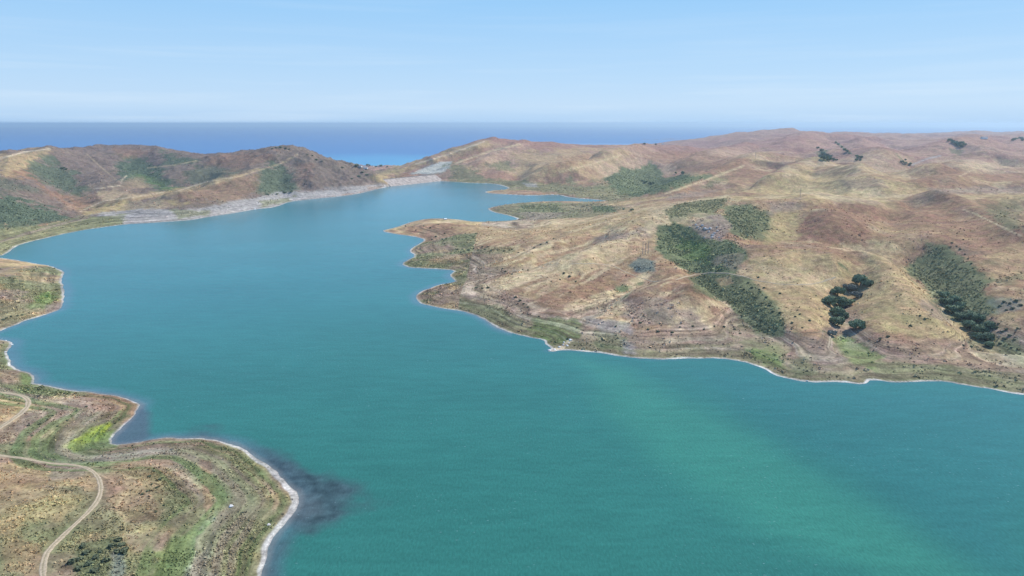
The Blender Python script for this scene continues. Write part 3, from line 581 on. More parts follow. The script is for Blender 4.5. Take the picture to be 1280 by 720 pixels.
# ------------------------------------------------------------------ sea
om, nt, b = mat('sea_mat'); L = nt.links
geo = nd(nt, 'ShaderNodeNewGeometry'); sep = nd(nt, 'ShaderNodeSeparateXYZ'); L.new(geo.outputs['Position'], sep.inputs[0])
b.inputs['Roughness'].default_value = .3; b.inputs['IOR'].default_value = 1.33; b.inputs['Specular IOR Level'].default_value = .25
rp = nd(nt, 'ShaderNodeValToRGB'); L.new(ramp(math_('ADD', sep.outputs['Y'], ramp(gnoise(.0006, 3), 0, -1500, 1, 1500)), 3500, 0, 16000, 1), rp.inputs[0])
e = rp.color_ramp.elements; e[0].position = 0; e[0].color = (.09, .40, .55, 1); e[1].position = 1; e[1].color = (.015, .09, .27, 1)
e2 = e.new(.22); e2.color = (.02, .13, .34, 1)
surf = math_('MULTIPLY', ramp(gnoise(1, 4, .6, zs=(.0012, .0045, 1)), .42, 0, .56, 1), math_('MULTIPLY', ramp(sep.outputs['X'], -100, 0, 500, 1), ramp(sep.outputs['Y'], 7600, 1, 9400, 0)))
mxn = nd(nt, 'ShaderNodeMix', data_type='RGBA'); mxn.inputs['B'].default_value = (.50, .68, .80, 1); L.new(surf, mxn.inputs['Factor']); L.new(rp.outputs[0], mxn.inputs['A']); L.new(mxn.outputs['Result'], b.inputs['Base Color'])
bp = nd(nt, 'ShaderNodeBump', Strength=.3, Distance=2); L.new(gnoise(.05, 3), bp.inputs['Height']); L.new(bp.outputs[0], b.inputs['Normal'])
SEA = -62
a_ = np.linspace(0, 2 * math.pi, 97)[:-1]; rad = [60, 1500, 4000, 9000, 20000, 40000, 58000]
vs = np.array([(q * math.cos(t), q * math.sin(t), SEA) for q in rad for t in a_])
fs = [(i * 96 + j, (i + 1) * 96 + j, (i + 1) * 96 + (j + 1) % 96, i * 96 + (j + 1) % 96) for i in range(len(rad) - 1) for j in range(96)]
link('sea', mesh_np('sea', vs, np.array(fs)), om, kind='structure')

# ------------------------------------------------------------------ haze: the sea air over everything
bx = bpy.data.meshes.new('haze'); q = 59000; zb, zt = -95, 216
bx.from_pydata([(x, y, z) for z in (zb, zt) for x, y in ((-q, -q), (q, -q), (q, q), (-q, q))], [], [(3, 2, 1, 0), (4, 5, 6, 7), (0, 1, 5, 4), (1, 2, 6, 5), (2, 3, 7, 6), (3, 0, 4, 7)])
hm = bpy.data.materials.new('haze_mat'); hm.use_nodes = True; hn = hm.node_tree; hn.nodes.clear()
pv = hn.nodes.new('ShaderNodeVolumePrincipled'); ho = hn.nodes.new('ShaderNodeOutputMaterial'); hn.links.new(pv.outputs[0], ho.inputs['Volume'])
pv.inputs['Color'].default_value = (.66, .85, 1, 1); pv.inputs['Density'].default_value = 5.2e-5; pv.inputs['Anisotropy'].default_value = .35
link('haze', bx, hm, kind='stuff', label='thin blue sea haze over the hills and the ocean')

# ------------------------------------------------------------------ dam
def wpt(u, v, Yd): return Vector(at_depth(u, v, Yd))
dl = Vector((*on_level(478, 224.5, 20), 20)); dr = Vector((*on_level(541, 218.5, 20), 20))
toe_l = Vector((*on_level(480, 234.5), 0)); toe_r = Vector((*on_level(546, 226.5), 0))
ax = (dr - dl); ax.z = 0; Ld = ax.length; ax.normalize(); nrm = Vector((ax.y, -ax.x, 0))      # towards the reservoir
if nrm.y > 0: nrm = -nrm
dam = link('dam', None, label='long sloping dam with pale stone face closing the far end of the reservoir', cat='dam', loc=dl)
def dam_part(name, prof, m, s0=-.02, s1=1.04, n=40, jag=0):
    """extrude a closed cross profile [(towards water, z)] along the dam"""
    v = []; k = len(prof)
    for i in range(n + 1):
        c = ax * Ld * (s0 + (s1 - s0) * i / n)
        for (a, z) in prof:
            j = random.uniform(-jag, jag)
            v.append(c + nrm * (a + j) + Vector((0, 0, z - 20 + random.uniform(-jag, jag) * .3)))
    f = [(i * k + j, i * k + (j + 1) % k, (i + 1) * k + (j + 1) % k, (i + 1) * k + j) for i in range(n) for j in range(k)]
    me = bpy.data.meshes.new(name); me.from_pydata(v, [], f + [tuple(range(k))[::-1], tuple(n * k + j for j in range(k))]); me.update()
    return link(name, me, m, dam)
riprap = noisy('riprap', (.28, .23, .19), (.54, .46, .39), .11, .95, 9, .8)
dam_part('embankment', [(2, 19.6), (-14, 19.6), (-95, -22), (-95, -30), (48, -12), (45, -2)], noisy('earth_fill', (.20, .17, .10), (.30, .25, .15), .05), n=30)
dam_part('stone_facing', [(3.0, 19.9), (8, 17.4), (16, 13.5), (26, 8.6), (36, 3.6), (46, -1.6), (46.5, -3), (3, 18)], riprap, n=70, jag=.5)
dam_part('crest_road', [(2.4, 20.0), (2.4, 20.15), (-12, 20.15), (-12, 20.0)], noisy('crest_asphalt', (.07, .07, .07), (.11, .105, .10), .3), n=20)
dam_part('parapet', [(3.2, 20.02), (3.2, 20.9), (2.8, 20.9), (2.8, 20.02)], noisy('parapet_concrete', (.30, .28, .26), (.40, .38, .35), .3), n=20)

# ------------------------------------------------------------------ dirt tracks
dirt, nt, b = mat('dirt_mat'); L = nt.links; geo = nd(nt, 'ShaderNodeNewGeometry'); ca = nd(nt, 'ShaderNodeVertexColor', layer_name='track'); hsv = nd(nt, 'ShaderNodeHueSaturation')
L.new(ca.outputs['Color'], hsv.inputs['Color']); L.new(ramp(gnoise(.9, 6, .7), .3, .7, .7, 1.3), hsv.inputs['Value']); L.new(hsv.outputs[0], b.inputs['Base Color']); b.inputs['Roughness'].default_value = 1; b.inputs['Specular IOR Level'].default_value = .1
def track(s, w, name='dirt_track', lift=.12):
    P = pts(s); Q = []
    for a, c in zip(P[:-1], P[1:]):
        k = max(1, int(math.dist(a, c) / 4))
        Q += [(a[0] + (c[0] - a[0]) * i / k, a[1] + (c[1] - a[1]) * i / k) for i in range(k)]
    Q.append(P[-1]); G = [cast(*q) for q in Q]; G = np.array([g[:2] for g in G if g])
    for _ in range(6): G[1:-1] = (G[:-2] + 2 * G[1:-1] + G[2:]) / 4
    s_ = np.concatenate([[0], np.cumsum(np.hypot(*np.diff(G, axis=0).T))]); t = np.arange(0, s_[-1], .9)
    G = np.stack([np.interp(t, s_, G[:, 0]), np.interp(t, s_, G[:, 1])], -1); T = np.gradient(G, axis=0); T /= np.hypot(*T.T)[:, None] + 1e-9; Nn = np.stack([-T[:, 1], T[:, 0]], -1)
    off = np.linspace(-.5, .5, 9); wv = w * (1 + .25 * fbm(G[:, 0], G[:, 1], 9, 2, 3))
    V3 = []; V4 = []
    for o in off:
        e = .10 * w * vnoise(G[:, 0] / 1.7, G[:, 1] / 1.7, 5 + o) if abs(o) > .45 else 0
        xy = G + Nn * (o * wv + e)[:, None]; z = height(xy[:, 0], xy[:, 1]) + lift * (1 if abs(o) < .45 else .0) + (.05 * math.cos(o * 20))
        V3.append(np.stack([xy[:, 0], xy[:, 1], z], -1)); q9 = .35 * vnoise(G[:, 0] / 2.5, G[:, 1] / 2.5, 77 + o * 3)
        gr = np.clip((1 if abs(o) < .08 else .25 if abs(o) < .2 else .75 if abs(o) > .45 else 0) + q9, 0, 1) * .8
        V4.append(lerp(np.broadcast_to(np.array([.46, .365, .25]), (len(G), 3)), np.array([.21, .18, .10]), gr) * (1 + .2 * q9)[:, None])
    V3 = np.stack(V3, 1); n, k = V3.shape[:2]; ii = np.arange(n * k).reshape(n, k)
    f = np.stack([ii[:-1, :-1], ii[:-1, 1:], ii[1:, 1:], ii[1:, :-1]], -1).reshape(-1, 4)
    me = mesh_np(name, V3.reshape(-1, 3), f); col_attr(me, 'track', np.stack(V4, 1).reshape(-1, 3)); return link(name, me, dirt, kind='structure'), G
_, T1 = track('-60,552 -20,542 0,535 20,522 36,509 40,500 30,494 0,490 -50,486', 3.5)
_, T2 = track('-50,562 0,569 30,573 60,579 95,581 115,587 126,600 127,618 118,632 100,650 76,672 58,690 53,705 54,725 57,770', 2.5)
_, T3 = track('712,330 740,330 765,330 778,338 795,346 812,350 835,351 850,348 864,342 880,341 893,341 915,342 930,346 950,352 975,355 1000,357 1022,354 1045,346', 1.7, lift=.2)
TR = np.concatenate([T1, T2, T3])
def off_track(x, y, m=4): return np.hypot(TR[:, 0] - x, TR[:, 1] - y).min() > m

# ------------------------------------------------------------------ leafy things
def leaf_cloud(centres, radii, n, size, seed, flat=.8):
    """n small leaf-clump faces through the shells of several lobes"""
    g = np.random.default_rng(seed); centres = np.array(centres, float); radii = np.array(radii, float)
    k = g.choice(len(centres), n, p=radii ** 2 / (radii ** 2).sum()); d = g.normal(size=(n, 3)); d /= np.linalg.norm(d, axis=1)[:, None]
    rad = radii[k] * (1 - .55 * g.random(n) ** 2) * (1 + .12 * np.sin(d[:, 0] * 7 + d[:, 1] * 5 + k))
    p = centres[k] + d * rad[:, None] * np.array([1, 1, flat])
    nn = d + g.normal(size=(n, 3)) * .55; nn /= np.linalg.norm(nn, axis=1)[:, None]
    t1 = np.cross(nn, g.normal(size=(n, 3))); t1 /= np.linalg.norm(t1, axis=1)[:, None]; t2 = np.cross(nn, t1)
    s = size * (.6 + .8 * g.random(n)); s1 = (s * (.7 + .5 * g.random(n)))[:, None]; s = s[:, None]
    v = np.stack([p - t1 * s - t2 * s1, p + t1 * s - t2 * s1 * .6, p + t1 * s * .8 + t2 * s1, p - t1 * s * .7 + t2 * s1 * .8], 1).reshape(-1, 3)
    return v, np.arange(4 * n).reshape(n, 4)
def taper(path, rads, m=8):
    v = []; f = []
    for i, (p, r) in enumerate(zip(path, rads)):
        for j in range(m): a = 2 * math.pi * j / m; v.append((p[0] + r * math.cos(a), p[1] + r * math.sin(a), p[2]))
    for i in range(len(path) - 1):
        for j in range(m): f.append((i * m + j, i * m + (j + 1) % m, (i + 1) * m + (j + 1) % m, (i + 1) * m + j))
    return v, f
bark = noisy('bark', (.06, .05, .04), (.13, .11, .09), 2)
oakleaf = noisy('oak_leaves', (.12, .165, .09), (.21, .26, .14), .35, .85)
oakleaf_d = noisy('oak_leaves_grey', (.17, .17, .13), (.26, .25, .19), .35, .85)
shrubleaf = noisy('shrub_leaves', (.09, .115, .065), (.16, .175, .10), .7, .9)
def crown_mesh(name, seed, rx, h, n, size):
    g = random.Random(seed); cs = [(0, 0, h * .62)]; rs = [rx * .55]
    for i in range(9):
        a = g.uniform(0, 6.28); q = rx * g.uniform(.35, .68); cs.append((q * math.cos(a), q * math.sin(a), h * g.uniform(.38, .78))); rs.append(rx * g.uniform(.28, .45))
    v, f = leaf_cloud(cs, rs, n, size, seed); v[:, 2] = np.maximum(v[:, 2], .4)
    me = mesh_np(name, v, f, False); return me, cs
def trunk_mesh(name, cs, seed, r=.45):
    g = random.Random(seed); V_, F_ = taper([(0, 0, -1.0), (.05, 0, .5), (.15, .1, 1.6), (.3, .1, 2.8)], [r * 1.3, r, r * .8, r * .7])
    for c in cs[1:6]:
        b0 = len(V_); a, f = taper([(.3, .1, 2.4), (c[0] * .5, c[1] * .5, (2.4 + c[2]) * .55), tuple(c)], [r * .5, r * .32, r * .12], 6); V_ += a; F_ += [tuple(i + b0 for i in q_) for q_ in f]
    me = bpy.data.meshes.new(name); me.from_pydata(V_, [], F_); me.update(); return me
OAK = []
for i in range(4):
    c, cs = crown_mesh('crown', 40 + i, 5.5, 7.5, 2600, .42); t = trunk_mesh('trunk', cs, i); OAK.append((c, t))
OAK[0][0].materials.append(oakleaf); OAK[1][0].materials.append(oakleaf); OAK[2][0].materials.append(oakleaf); OAK[3][0].materials.append(oakleaf_d)
def tree(name, u, v, rx, label, group, var=None, sz=1.0, z=None):
    p = cast(u, v)
    if p is None: return
    k = var if var is not None else random.randrange(3); s = rx / 5.5 * (.68 if k >= 4 else 1)
    o = link(name, None, label=label, cat='tree', group=group, loc=(p[0], p[1], p[2] - .2)); o.rotation_euler.z = random.uniform(0, 6.28); s *= 1.4; o.scale = (s, s * random.uniform(.9, 1.1), s * sz)
    link('crown', OAK[k][0], None, o); link('trunk', OAK[k][1], bark, o)
    return o
G1 = 'oaks crowding the gully in the golden slope'
for u, v, rx, lab, k in ((1076, 356, 7.5, 'dark round oak at the very top of the gully clump on the golden slope', 0), (1084, 358, 5, 'small dark oak on the upper right edge of the gully clump', 1),
        (1062, 364, 5.5, 'greyish brown half bare tree between the top oak and the middle of the clump', 3), (1047, 369, 6.2, 'dark oak on the upper left shoulder of the gully clump', 2),
        (1036, 381, 6.5, 'dark oak sticking out farthest left from the gully clump', 1), (1049, 383, 7, 'broad dark oak in the middle of the gully clump', 0), (1061, 382, 5, 'smaller oak right of the broad middle oak in the clump', 2),
        (1046, 394, 6, 'dark oak just below the broad middle oak of the clump', 1), (1047, 407, 6, 'dark oak at the bottom end of the gully clump', 2), (1055, 398, 4.2, 'small oak on the lower right edge of the gully clump', 0),
        (1070, 372, 4.6, 'olive green low oak under the top right of the clump', 3), (1070, 411, 6, 'separate round oak standing alone below right of the gully clump', 1), (1040, 419, 3.2, 'low grey green bush tree at the foot of the gully clump', 3)):
    tree('oak_tree', u, v, rx, lab, G1, k, .85)
G2 = 'oaks in the deep green gully near the right edge'
for i, (u, v, rx) in enumerate(((1178, 372, 5), (1184, 381, 5.5), (1193, 377, 5), (1190, 391, 6), (1201, 386, 5.2), (1200, 400, 5.5), (1211, 399, 6), (1222, 402, 6), (1212, 410, 5.5), (1224, 415, 5.5), (1235, 410, 5), (1232, 425, 5.2), (1222, 424, 4.5), (1236, 433, 3.5))):
    tree('gully_oak', u, v, rx, ('dark oak at the top end of the deep right gully', 'dark oak second from the top of the deep right gully', 'oak on the upper right flank of the deep right gully', 'large dark oak on the left side of the deep right gully', 'oak tucked behind the large left oak in the right gully',
        'oak halfway down the left edge of the deep right gully', 'broad oak in the centre of the deep right gully', 'broad oak right of centre in the deep right gully', 'oak below the central oak of the right gully', 'oak low in the wide part of the right gully',
        'oak on the right edge of the right gully beside golden grass', 'dark oak near the lower tip of the right gully', 'small oak on the lower left edge of the right gully', 'low green tree at the very bottom of the right gully')[i], G2, None, .8)
# far trees
def small_tree_mesh(seed, n=260, size=.75):
    c, cs = crown_mesh('crown', seed, 5.5, 7.0, n, size); c.materials.append(oakleaf); return c, trunk_mesh('trunk', cs, seed)
OAK += [small_tree_mesh(70), small_tree_mesh(71)]
def far_trees(lst, label, group, name='distant_tree', sz=.9):
    for i, (u, v, rx) in enumerate(lst): tree(name, u, v, rx, label if isinstance(label, str) else label[i], group, 4 + i % 2, sz)
far_trees([(845, 217, 6), (854, 217.5, 9)], ['smaller of two dark trees right of the green bowl', 'larger of two dark trees right of the green bowl'], None, 'lone_tree')
far_trees([(789, 263.5, 6), (780, 262, 4)], ['dark round bush tree on the gold crest above the lake arm', 'small bush left of the dark one on the gold crest'], None, 'lone_tree', .7)
far_trees([(806, 229, 8), (812, 231, 9), (817, 230, 7), (803, 227, 6)], 'dark tree in the clump at the bottom of the green bowl', 'dark trees in the green bowl')
far_trees([(1022, 186, 8), (1027, 189, 9), (1028, 194, 11), (1033, 196, 11), (1037, 198, 11), (1030, 200, 11), (1036, 201.5, 10), (1041, 201, 9), (1045, 201, 6)], 'bluish tree of the large wooded patch on the far hillside', 'trees in the large far wooded patch', sz=1)
far_trees([(1045, 178.5, 8), (1048, 181, 8), (1052, 184.5, 8), (1056, 188, 9), (1059, 190, 9), (1062, 192.5, 6)], 'small tree in the diagonal row running down the far hillside', 'diagonal row of trees on the far hillside', sz=.8)
far_trees([(1070, 196, 8), (1073, 198, 9), (1076, 197.5, 8), (1071, 200.5, 8), (1075, 201, 6)], 'dark tree in the small clump below the diagonal far row', 'clump below the diagonal row', sz=.8)
far_trees([(1127, 203, 7), (1131, 205, 8), (1137, 206, 8), (1132, 200.5, 6)], 'dark tree beside the pale road on the far right hills', 'trees by the pale far road', sz=.8)
far_trees([(1186, 177, 12), (1190, 179, 12), (1194, 180.5, 13), (1198, 182, 13), (1203, 180.5, 12), (1200, 184, 12), (1205, 182, 9)], 'tree in the dark grove near the right end of the skyline', 'far grove near the skyline', sz=.9)
far_trees([(1266, 176, 12), (1270, 175, 12), (1276, 174, 14), (1279, 176, 12)], 'tree in the grove at the right end of the far hills', 'far grove by the right edge', sz=.9)
far_trees([(806, 180.5, 7), (820, 181, 6)], ['left one of two dark trees on the far coast', 'right one of two dark trees on the far coast'], None)
far_trees([(445, 208.5, 9), (459, 207, 10), (462, 207.5, 9), (476, 208, 11), (484, 209, 7), (470, 209, 8)], ['dark tree leftmost on the coast flat behind the dam', 'dark tree left of the middle pair on the coast flat', 'dark tree right of the middle pair on the coast flat', 'largest dark tree on the coast flat behind the dam', 'small tree on the slope foot right behind the dam', 'low tree between the pair and the largest coast tree'], 'trees on the coast flat behind the dam', 'coast_tree')
far_trees([(340, 186.5, 5), (345, 185.5, 6), (351, 185, 6.5), (357, 186, 6), (361, 187, 4.5)], 'dark tree on the summit of the middle left hill', 'trees on the left hill summit', 'summit_tree', .7)
far_trees([(384, 194, 5), (390, 195, 5), (396, 200, 6), (402, 202, 5), (428, 210, 6), (453, 216, 7), (459, 219, 7), (449, 221, 7), (440, 224, 6)], 'dark low tree on the rocky headland left of the dam', 'low trees on the headland by the dam', 'headland_tree', .6)
far_trees([(333, 243.5, 5), (336, 244, 4), (346, 243, 5), (356, 241.5, 6), (364, 240, 5)], 'dark bush tree along the foot of the green hollow above pale banks', 'bush trees at the foot of the hollow', 'bank_tree', .6)
far_trees([(78, 211, 8), (82, 212, 7)], 'dark tree in the middle of the left green hollow', 'pair of trees in the left hollow', sz=.6)

# single shrubs scattered on open slopes: one mesh each, shared shape
SB = []
for i in range(3):
    v, f = leaf_cloud([(0, 0, .7), (.6, .3, .5), (-.5, .4, .5), (.1, -.6, .5)], [.9, .6, .6, .6], 130, .26, 90 + i, .8); v[:, 2] = np.maximum(v[:, 2], -.1)
    m_ = mesh_np('shrub', v, f, False); m_.materials.append(shrubleaf); SB.append(m_)
def shrub(u, v, s, label, group):
    p = cast(u, v)
    if p is None or not off_track(p[0], p[1], 3): return
    o = link('shrub', SB[random.randrange(3)], None, None, label, 'shrub', group, loc=p); o.rotation_euler.z = random.uniform(0, 6); o.scale = (s, s * random.uniform(.7, 1.2), s * random.uniform(.6, .9))
def shrubs(s, label, group, sc=1.4):
    for p in pts(s): shrub(p[0], p[1], .82 * sc * random.uniform(.75, 1.25), label, group)
shrubs('997,388 994,396 1000,393 990,410 1003,410 1012,401 975,367 1020,370 1026,396', 'small dark shrub dotting the bare golden slope left of the oak clump', 'shrubs left of the oak clump', 1.1)
shrubs('950,365 958,372 962,382 955,360 944,372 966,390 975,392 990,404 948,347', 'shrub on the gold margin right of the green gully', 'shrubs right of the green gully', 1.6)
shrubs('770,408 790,402 800,404 810,412 822,415 840,416 850,409 866,408 880,412 893,408 905,409 918,412 925,417', 'shrub in the uneven row above the right shore terraces', 'row of shrubs above the terraces', 1.4)
shrubs('640,312 648,316 655,313 632,340 640,343 628,336 660,338 700,350 705,342 712,346 720,352 668,310 676,306 684,303 692,299', 'shrub on the dry middle slope of the right bank', 'shrubs on the middle slope', 1.7)
shrubs('572,312 580,314 586,313 592,311 598,313 606,312 614,314 622,313 630,314 637,313 576,316 610,309 603,309', 'shrub in the dark band across the middle peninsula', 'shrubs of the peninsula band', 2.0)
shrubs('595,360 603,361 610,360 650,376 655,380 660,384 645,372', 'shrub on the lower peninsula above the grassy shore', 'shrubs on the lower peninsula', 1.8)
shrubs('1138,408 1100,424 1110,421 1150,395 1156,399 1165,388 1204,432 1214,434 1222,438', 'shrub on the ridge between the two wooded gullies', 'shrubs between the gullies', 1.5)
shrubs('1246,410 1253,415 1248,405 1262,420 1268,425 1258,412 1272,411 1256,424 1250,430 1264,435', 'shrub on the golden strip at the right edge', 'shrubs at the right edge', 1.8)
shrubs('1255,378 1262,380 1270,377 1250,383 1276,382 1266,386 1258,388', 'grey green shrub in the two rows at the right edge', 'shrub rows at the right edge', 2.2)
shrubs('1200,312 1206,318 1196,308 1210,324 1190,304 1214,330 1204,300', 'shrub speckling the slope above the right gully', 'shrubs above the right gully', 1.7)
shrubs('949,362 935,354 930,362 940,360', 'shrub beside the gully track', 'shrubs by the gully track', 1.5)
shrubs('507,283 520,288 530,283 545,296 553,300 556,292 540,300 565,285 548,281 538,285', 'shrub on the tip of the long middle peninsula', 'shrubs on the peninsula tip', 1.8)
shrubs('20,501 78,511 96,514 108,509 50,530 66,520 84,526 40,545 58,512 36,532 72,533 90,520', 'low dark shrub on the brown ground between track and cove', 'shrubs between track and cove', .9)
shrubs('187,596 190,606 185,614 196,610 200,600 192,590 178,618 205,632 195,640', 'low shrub in the reddish strip of the near point', 'shrubs in the reddish strip', .9)
shrubs('100,700 108,692 112,706 120,698 126,690 140,684 146,690 152,682 98,712 118,714 132,702 104,684 148,676 156,690 90,704', 'leafy green shrub in the thicket at the lower left', 'thicket at the lower left', 1.7)
shrubs('8,398 14,396 22,395 28,394 4,400 36,391', 'dark shrub in the line above the small left beach', 'shrub line above the left beach', 1.3)

# ------------------------------------------------------------------ uncountable scrub and weeds
def scatter(name, prob, n, size, lo, hi, m, label, quads=9, qs=.5, seed=1, bright=1.2, xr=(-1e9, 1e9)):
    g = np.random.default_rng(seed); dr_ = np.gradient(rr)[:, None]; dt = np.gradient(th)[None]
    area = RG * dr_ * dt; w = area * prob * (RG > lo) * (RG < hi) * (D > 5) * (1 - .75 * bk * (X > -60)) * (X > xr[0]) * (X < xr[1]) * (np.abs(TG) < R(41)) * (1200 / np.maximum(RG, 1200)) ** 1
    w = w.ravel(); w = w / w.sum(); k = g.choice(len(w), n, p=w); x = X.ravel()[k] + g.normal(size=n) * 1.2; y = Y.ravel()[k] + g.normal(size=n) * 1.2
    dmin = np.full(n, 1e9)
    for i in range(0, len(TR), 4): dmin = np.minimum(dmin, np.hypot(TR[i, 0] - x, TR[i, 1] - y))
    ok = dmin > 3.4; x, y = x[ok], y[ok]; n = len(x); z = height(x, y)
    s = size * (.35 + .5 * g.random(n) + .55 * g.random(n) ** 4 * 2)
    dd = g.normal(size=(n, quads, 3)); dd[..., 2] = np.abs(dd[..., 2]) * .9; dd /= np.linalg.norm(dd, axis=2)[..., None]
    p = np.stack([x, y, z + .05], -1)[:, None] + dd * s[:, None, None] * np.array([1, 1, .75]) * (.7 + .3 * g.random((n, quads, 1)))
    nn = dd + .5 * g.normal(size=dd.shape); nn /= np.linalg.norm(nn, axis=2)[..., None]; t1 = np.cross(nn, g.normal(size=dd.shape)); t1 /= np.linalg.norm(t1, axis=2)[..., None]; t2 = np.cross(nn, t1)
    e = (s[:, None] * qs * (.7 + .6 * g.random((n, quads))))[..., None]
    v = np.stack([p - t1 * e - t2 * e, p + t1 * e - t2 * e * .7, p + t1 * e * .8 + t2 * e, p - t1 * e * .6 + t2 * e], 2).reshape(-1, 3)
    me = mesh_np(name, v, np.arange(len(v)).reshape(-1, 4), False)
    # colour of a bush follows the kind of ground cover it stands in
    gc = np.stack([bilin(base[..., c], rr, th, np.hypot(x, y), np.arctan2(x, y)) for c in range(3)], -1) * (bright * (.75 + .5 * g.random((n, 1))))
    gc[:, 0] *= 1.08; col_attr(me, 'leaf', np.repeat(gc, quads * 4, axis=0))
    link(name, me, m, kind='stuff', label=label)
sm, nt, b = mat('scrub_mat'); L = nt.links; ca = nd(nt, 'ShaderNodeVertexColor', layer_name='leaf'); L.new(ca.outputs['Color'], b.inputs['Base Color']); b.inputs['Roughness'].default_value = .95; b.inputs['Specular IOR Level'].default_value = .1
def blur(A, k):
    for ax_ in (0, 1):
        c_ = np.cumsum(np.concatenate([np.repeat(A.take([0], ax_), k + 1, ax_), A, np.repeat(A.take([-1], ax_), k, ax_)], ax_), ax_)
        A = (c_.take(np.arange(2 * k + 1, c_.shape[ax_]), ax_) - c_.take(np.arange(0, c_.shape[ax_] - 2 * k - 1), ax_)) / (2 * k + 1)
    return A
scrub = .55 * scrub + .45 * blur(scrub, 9)
sc_ = np.clip(scrub, 0, 1) * sstep(-.5, .4, n3 + .4 * n2 + .5 * (scrub > .7))
scatter('scrub', sc_ ** 1.3, 36000, 1.1, 560, 3200, sm, 'mixed green and brown scrub covering the far slopes', 8, .55, 3, 2.15)
scatter('weeds', (sc_ * sstep(-.3, .4, n4 + n3) + .05) * (X < 0), 34000, .42, 200, 1000, sm, 'low weeds and tussocks covering the near left land', 6, .6, 4, 1.5)
scatter('grass_tussocks', (.06 + sc_) * sstep(-.2, .5, n3 + n4) * (X > -60), 16000, .6, 440, 1200, sm, 'dry tussocks and weeds over the right bank', 6, .6, 5, 1.45)

# ------------------------------------------------------------------ rocks
rockm = noisy('rock_pale', (.38, .34, .30), (.62, .58, .54), 1.2, .95, 5, .5); rockw = noisy('rock_white', (.6, .57, .52), (.8, .78, .74), 1.2, .9, 4, .3)
def rock_mesh(seed, m):
    import bmesh
    bm = bmesh.new(); bmesh.ops.create_icosphere(bm, subdivisions=2, radius=1); g = random.Random(seed)
    o = [Vector((g.uniform(-9, 9), g.uniform(-9, 9), 0)) for _ in range(3)]
    from mathutils import noise
    for v in bm.verts: v.co *= 1 + .45 * noise.noise(v.co * 1.3 + o[0]); v.co.z *= .7; v.co.x *= 1.15
    me = bpy.data.meshes.new('rock'); bm.to_mesh(me); bm.free(); me.materials.append(m); return me
RK = [rock_mesh(i, rockm) for i in range(4)]; RW = [rock_mesh(9, rockw), rock_mesh(10, rockw)]
def rock(u, v, s, label, group=None, white=False, tall=1):
    p = cast(u, v)
    if p is None: return
    o = link('rock', random.choice(RW if white else RK), None, None, label, 'rock', group, loc=(p[0], p[1], p[2] + s * .1)); o.rotation_euler = (random.uniform(-.3, .3), random.uniform(-.3, .3), random.uniform(0, 6)); o.scale = (s, s * random.uniform(.7, 1), s * tall * random.uniform(.7, 1.1))
for u, v, s in ((872, 284, 2), (875, 286, 1.6), (881, 286, 2.8), (884, 287, 3.2), (888, 286, 2.2), (886, 290, 2), (891, 294, 2.4), (893, 292, 1.8), (890, 297, 2), (897, 289, 1.8), (896, 284, 1.5), (881, 297, 1.3), (870, 281, 1.4), (878, 282, 1.8), (899, 297, 1.4), (862, 284, 1.3)):
    rock(u, v, s, 'pale jagged rock of the outcrop above the green hollow', 'pale rocks of the hillside outcrop', tall=1.3)
rock(289, 633, 1.3, 'white boulder among the weeds in the middle of the near point', None, True); rock(336, 656, .8, 'small pale boulder just behind the near gravel beach')
for u, v, s in ((713, 425, 1.6), (709, 432, 1.2), (704, 431, 1.2), (699, 434, 1.3), (693, 437, 1.2), (687, 438, 1.4), (705, 428, 1), (711, 429, .9)):
    rock(u, v, s, 'pale stone in the landing spur jutting into the water', 'pale stones of the landing spur', True)
for u, v, s in ((3, 424, 1), (7, 426, .8), (15, 431, 1), (7, 440, 1), (14, 429, .7)):
    rock(u, v, s, 'white stone on the waterline of the small left cove', 'white stones of the left cove', True)
rock(1009, 476.5, 1, 'lone white stone on the right shoreline below the bright green flat', None, True)

# ------------------------------------------------------------------ utility poles, sheds, float
wood = noisy('pole_wood', (.32, .25, .20), (.46, .38, .32), 1.5); metal = noisy('grey_metal', (.3, .3, .31), (.45, .45, .46), 2, .5); white = noisy('white_paint', (.74, .74, .72), (.82, .82, .8), 2, .5)
def box(v, f, x0, x1, y0, y1, z0, z1):
    b0 = len(v); v += [(x, y, z) for z in (z0, z1) for x, y in ((x0, y0), (x1, y0), (x1, y1), (x0, y1))]
    f += [tuple(b0 + i for i in q_) for q_ in ((3, 2, 1, 0), (4, 5, 6, 7), (0, 1, 5, 4), (1, 2, 6, 5), (2, 3, 7, 6), (3, 0, 4, 7))]
def pyme(name, v, f):
    me = bpy.data.meshes.new(name); me.from_pydata([tuple(p) for p in v], [], f); me.update(); return me
def pole(u, v, h, label, group=None, r=.26, arms=True, dx=0):
    p = cast(u, v); o = link('utility_pole', None, None, None, label, 'utility pole', group, loc=(p[0] + dx, p[1], p[2] - .5))
    a, f = taper([(0, 0, 0), (0, 0, h * .5), (0, 0, h + .5)], [r, r * .85, r * .62], 10); f.append(tuple(range(20, 30))); link('shaft', pyme('shaft', a, f), wood, o)
    v_, f_ = [], []
    for k in range(3):
        a, g_ = taper([(0, -.36, h - 1.2 - k * .9), (0, -.36, h - .55 - k * .9)], [.11, .09], 6); b0 = len(v_); v_ += a; f_ += [tuple(b0 + i for i in q_) for q_ in g_] + [tuple(b0 + i for i in range(6)), tuple(b0 + 6 + i for i in range(6))]
    link('insulator', pyme('insulator', v_[:12], f_[:8]), metal, o)
    if arms:
        v_, f_ = [], []; box(v_, f_, -1.6, 1.6, -.34, -.2, h - 1.35, h - 1.1); link('crossarm', pyme('crossarm', v_, f_), wood, o)
    return o
pole(803.3, 317.5, 16, 'left one of three tall bare poles above the grey scrub', 'three poles on the spur', .42, False)
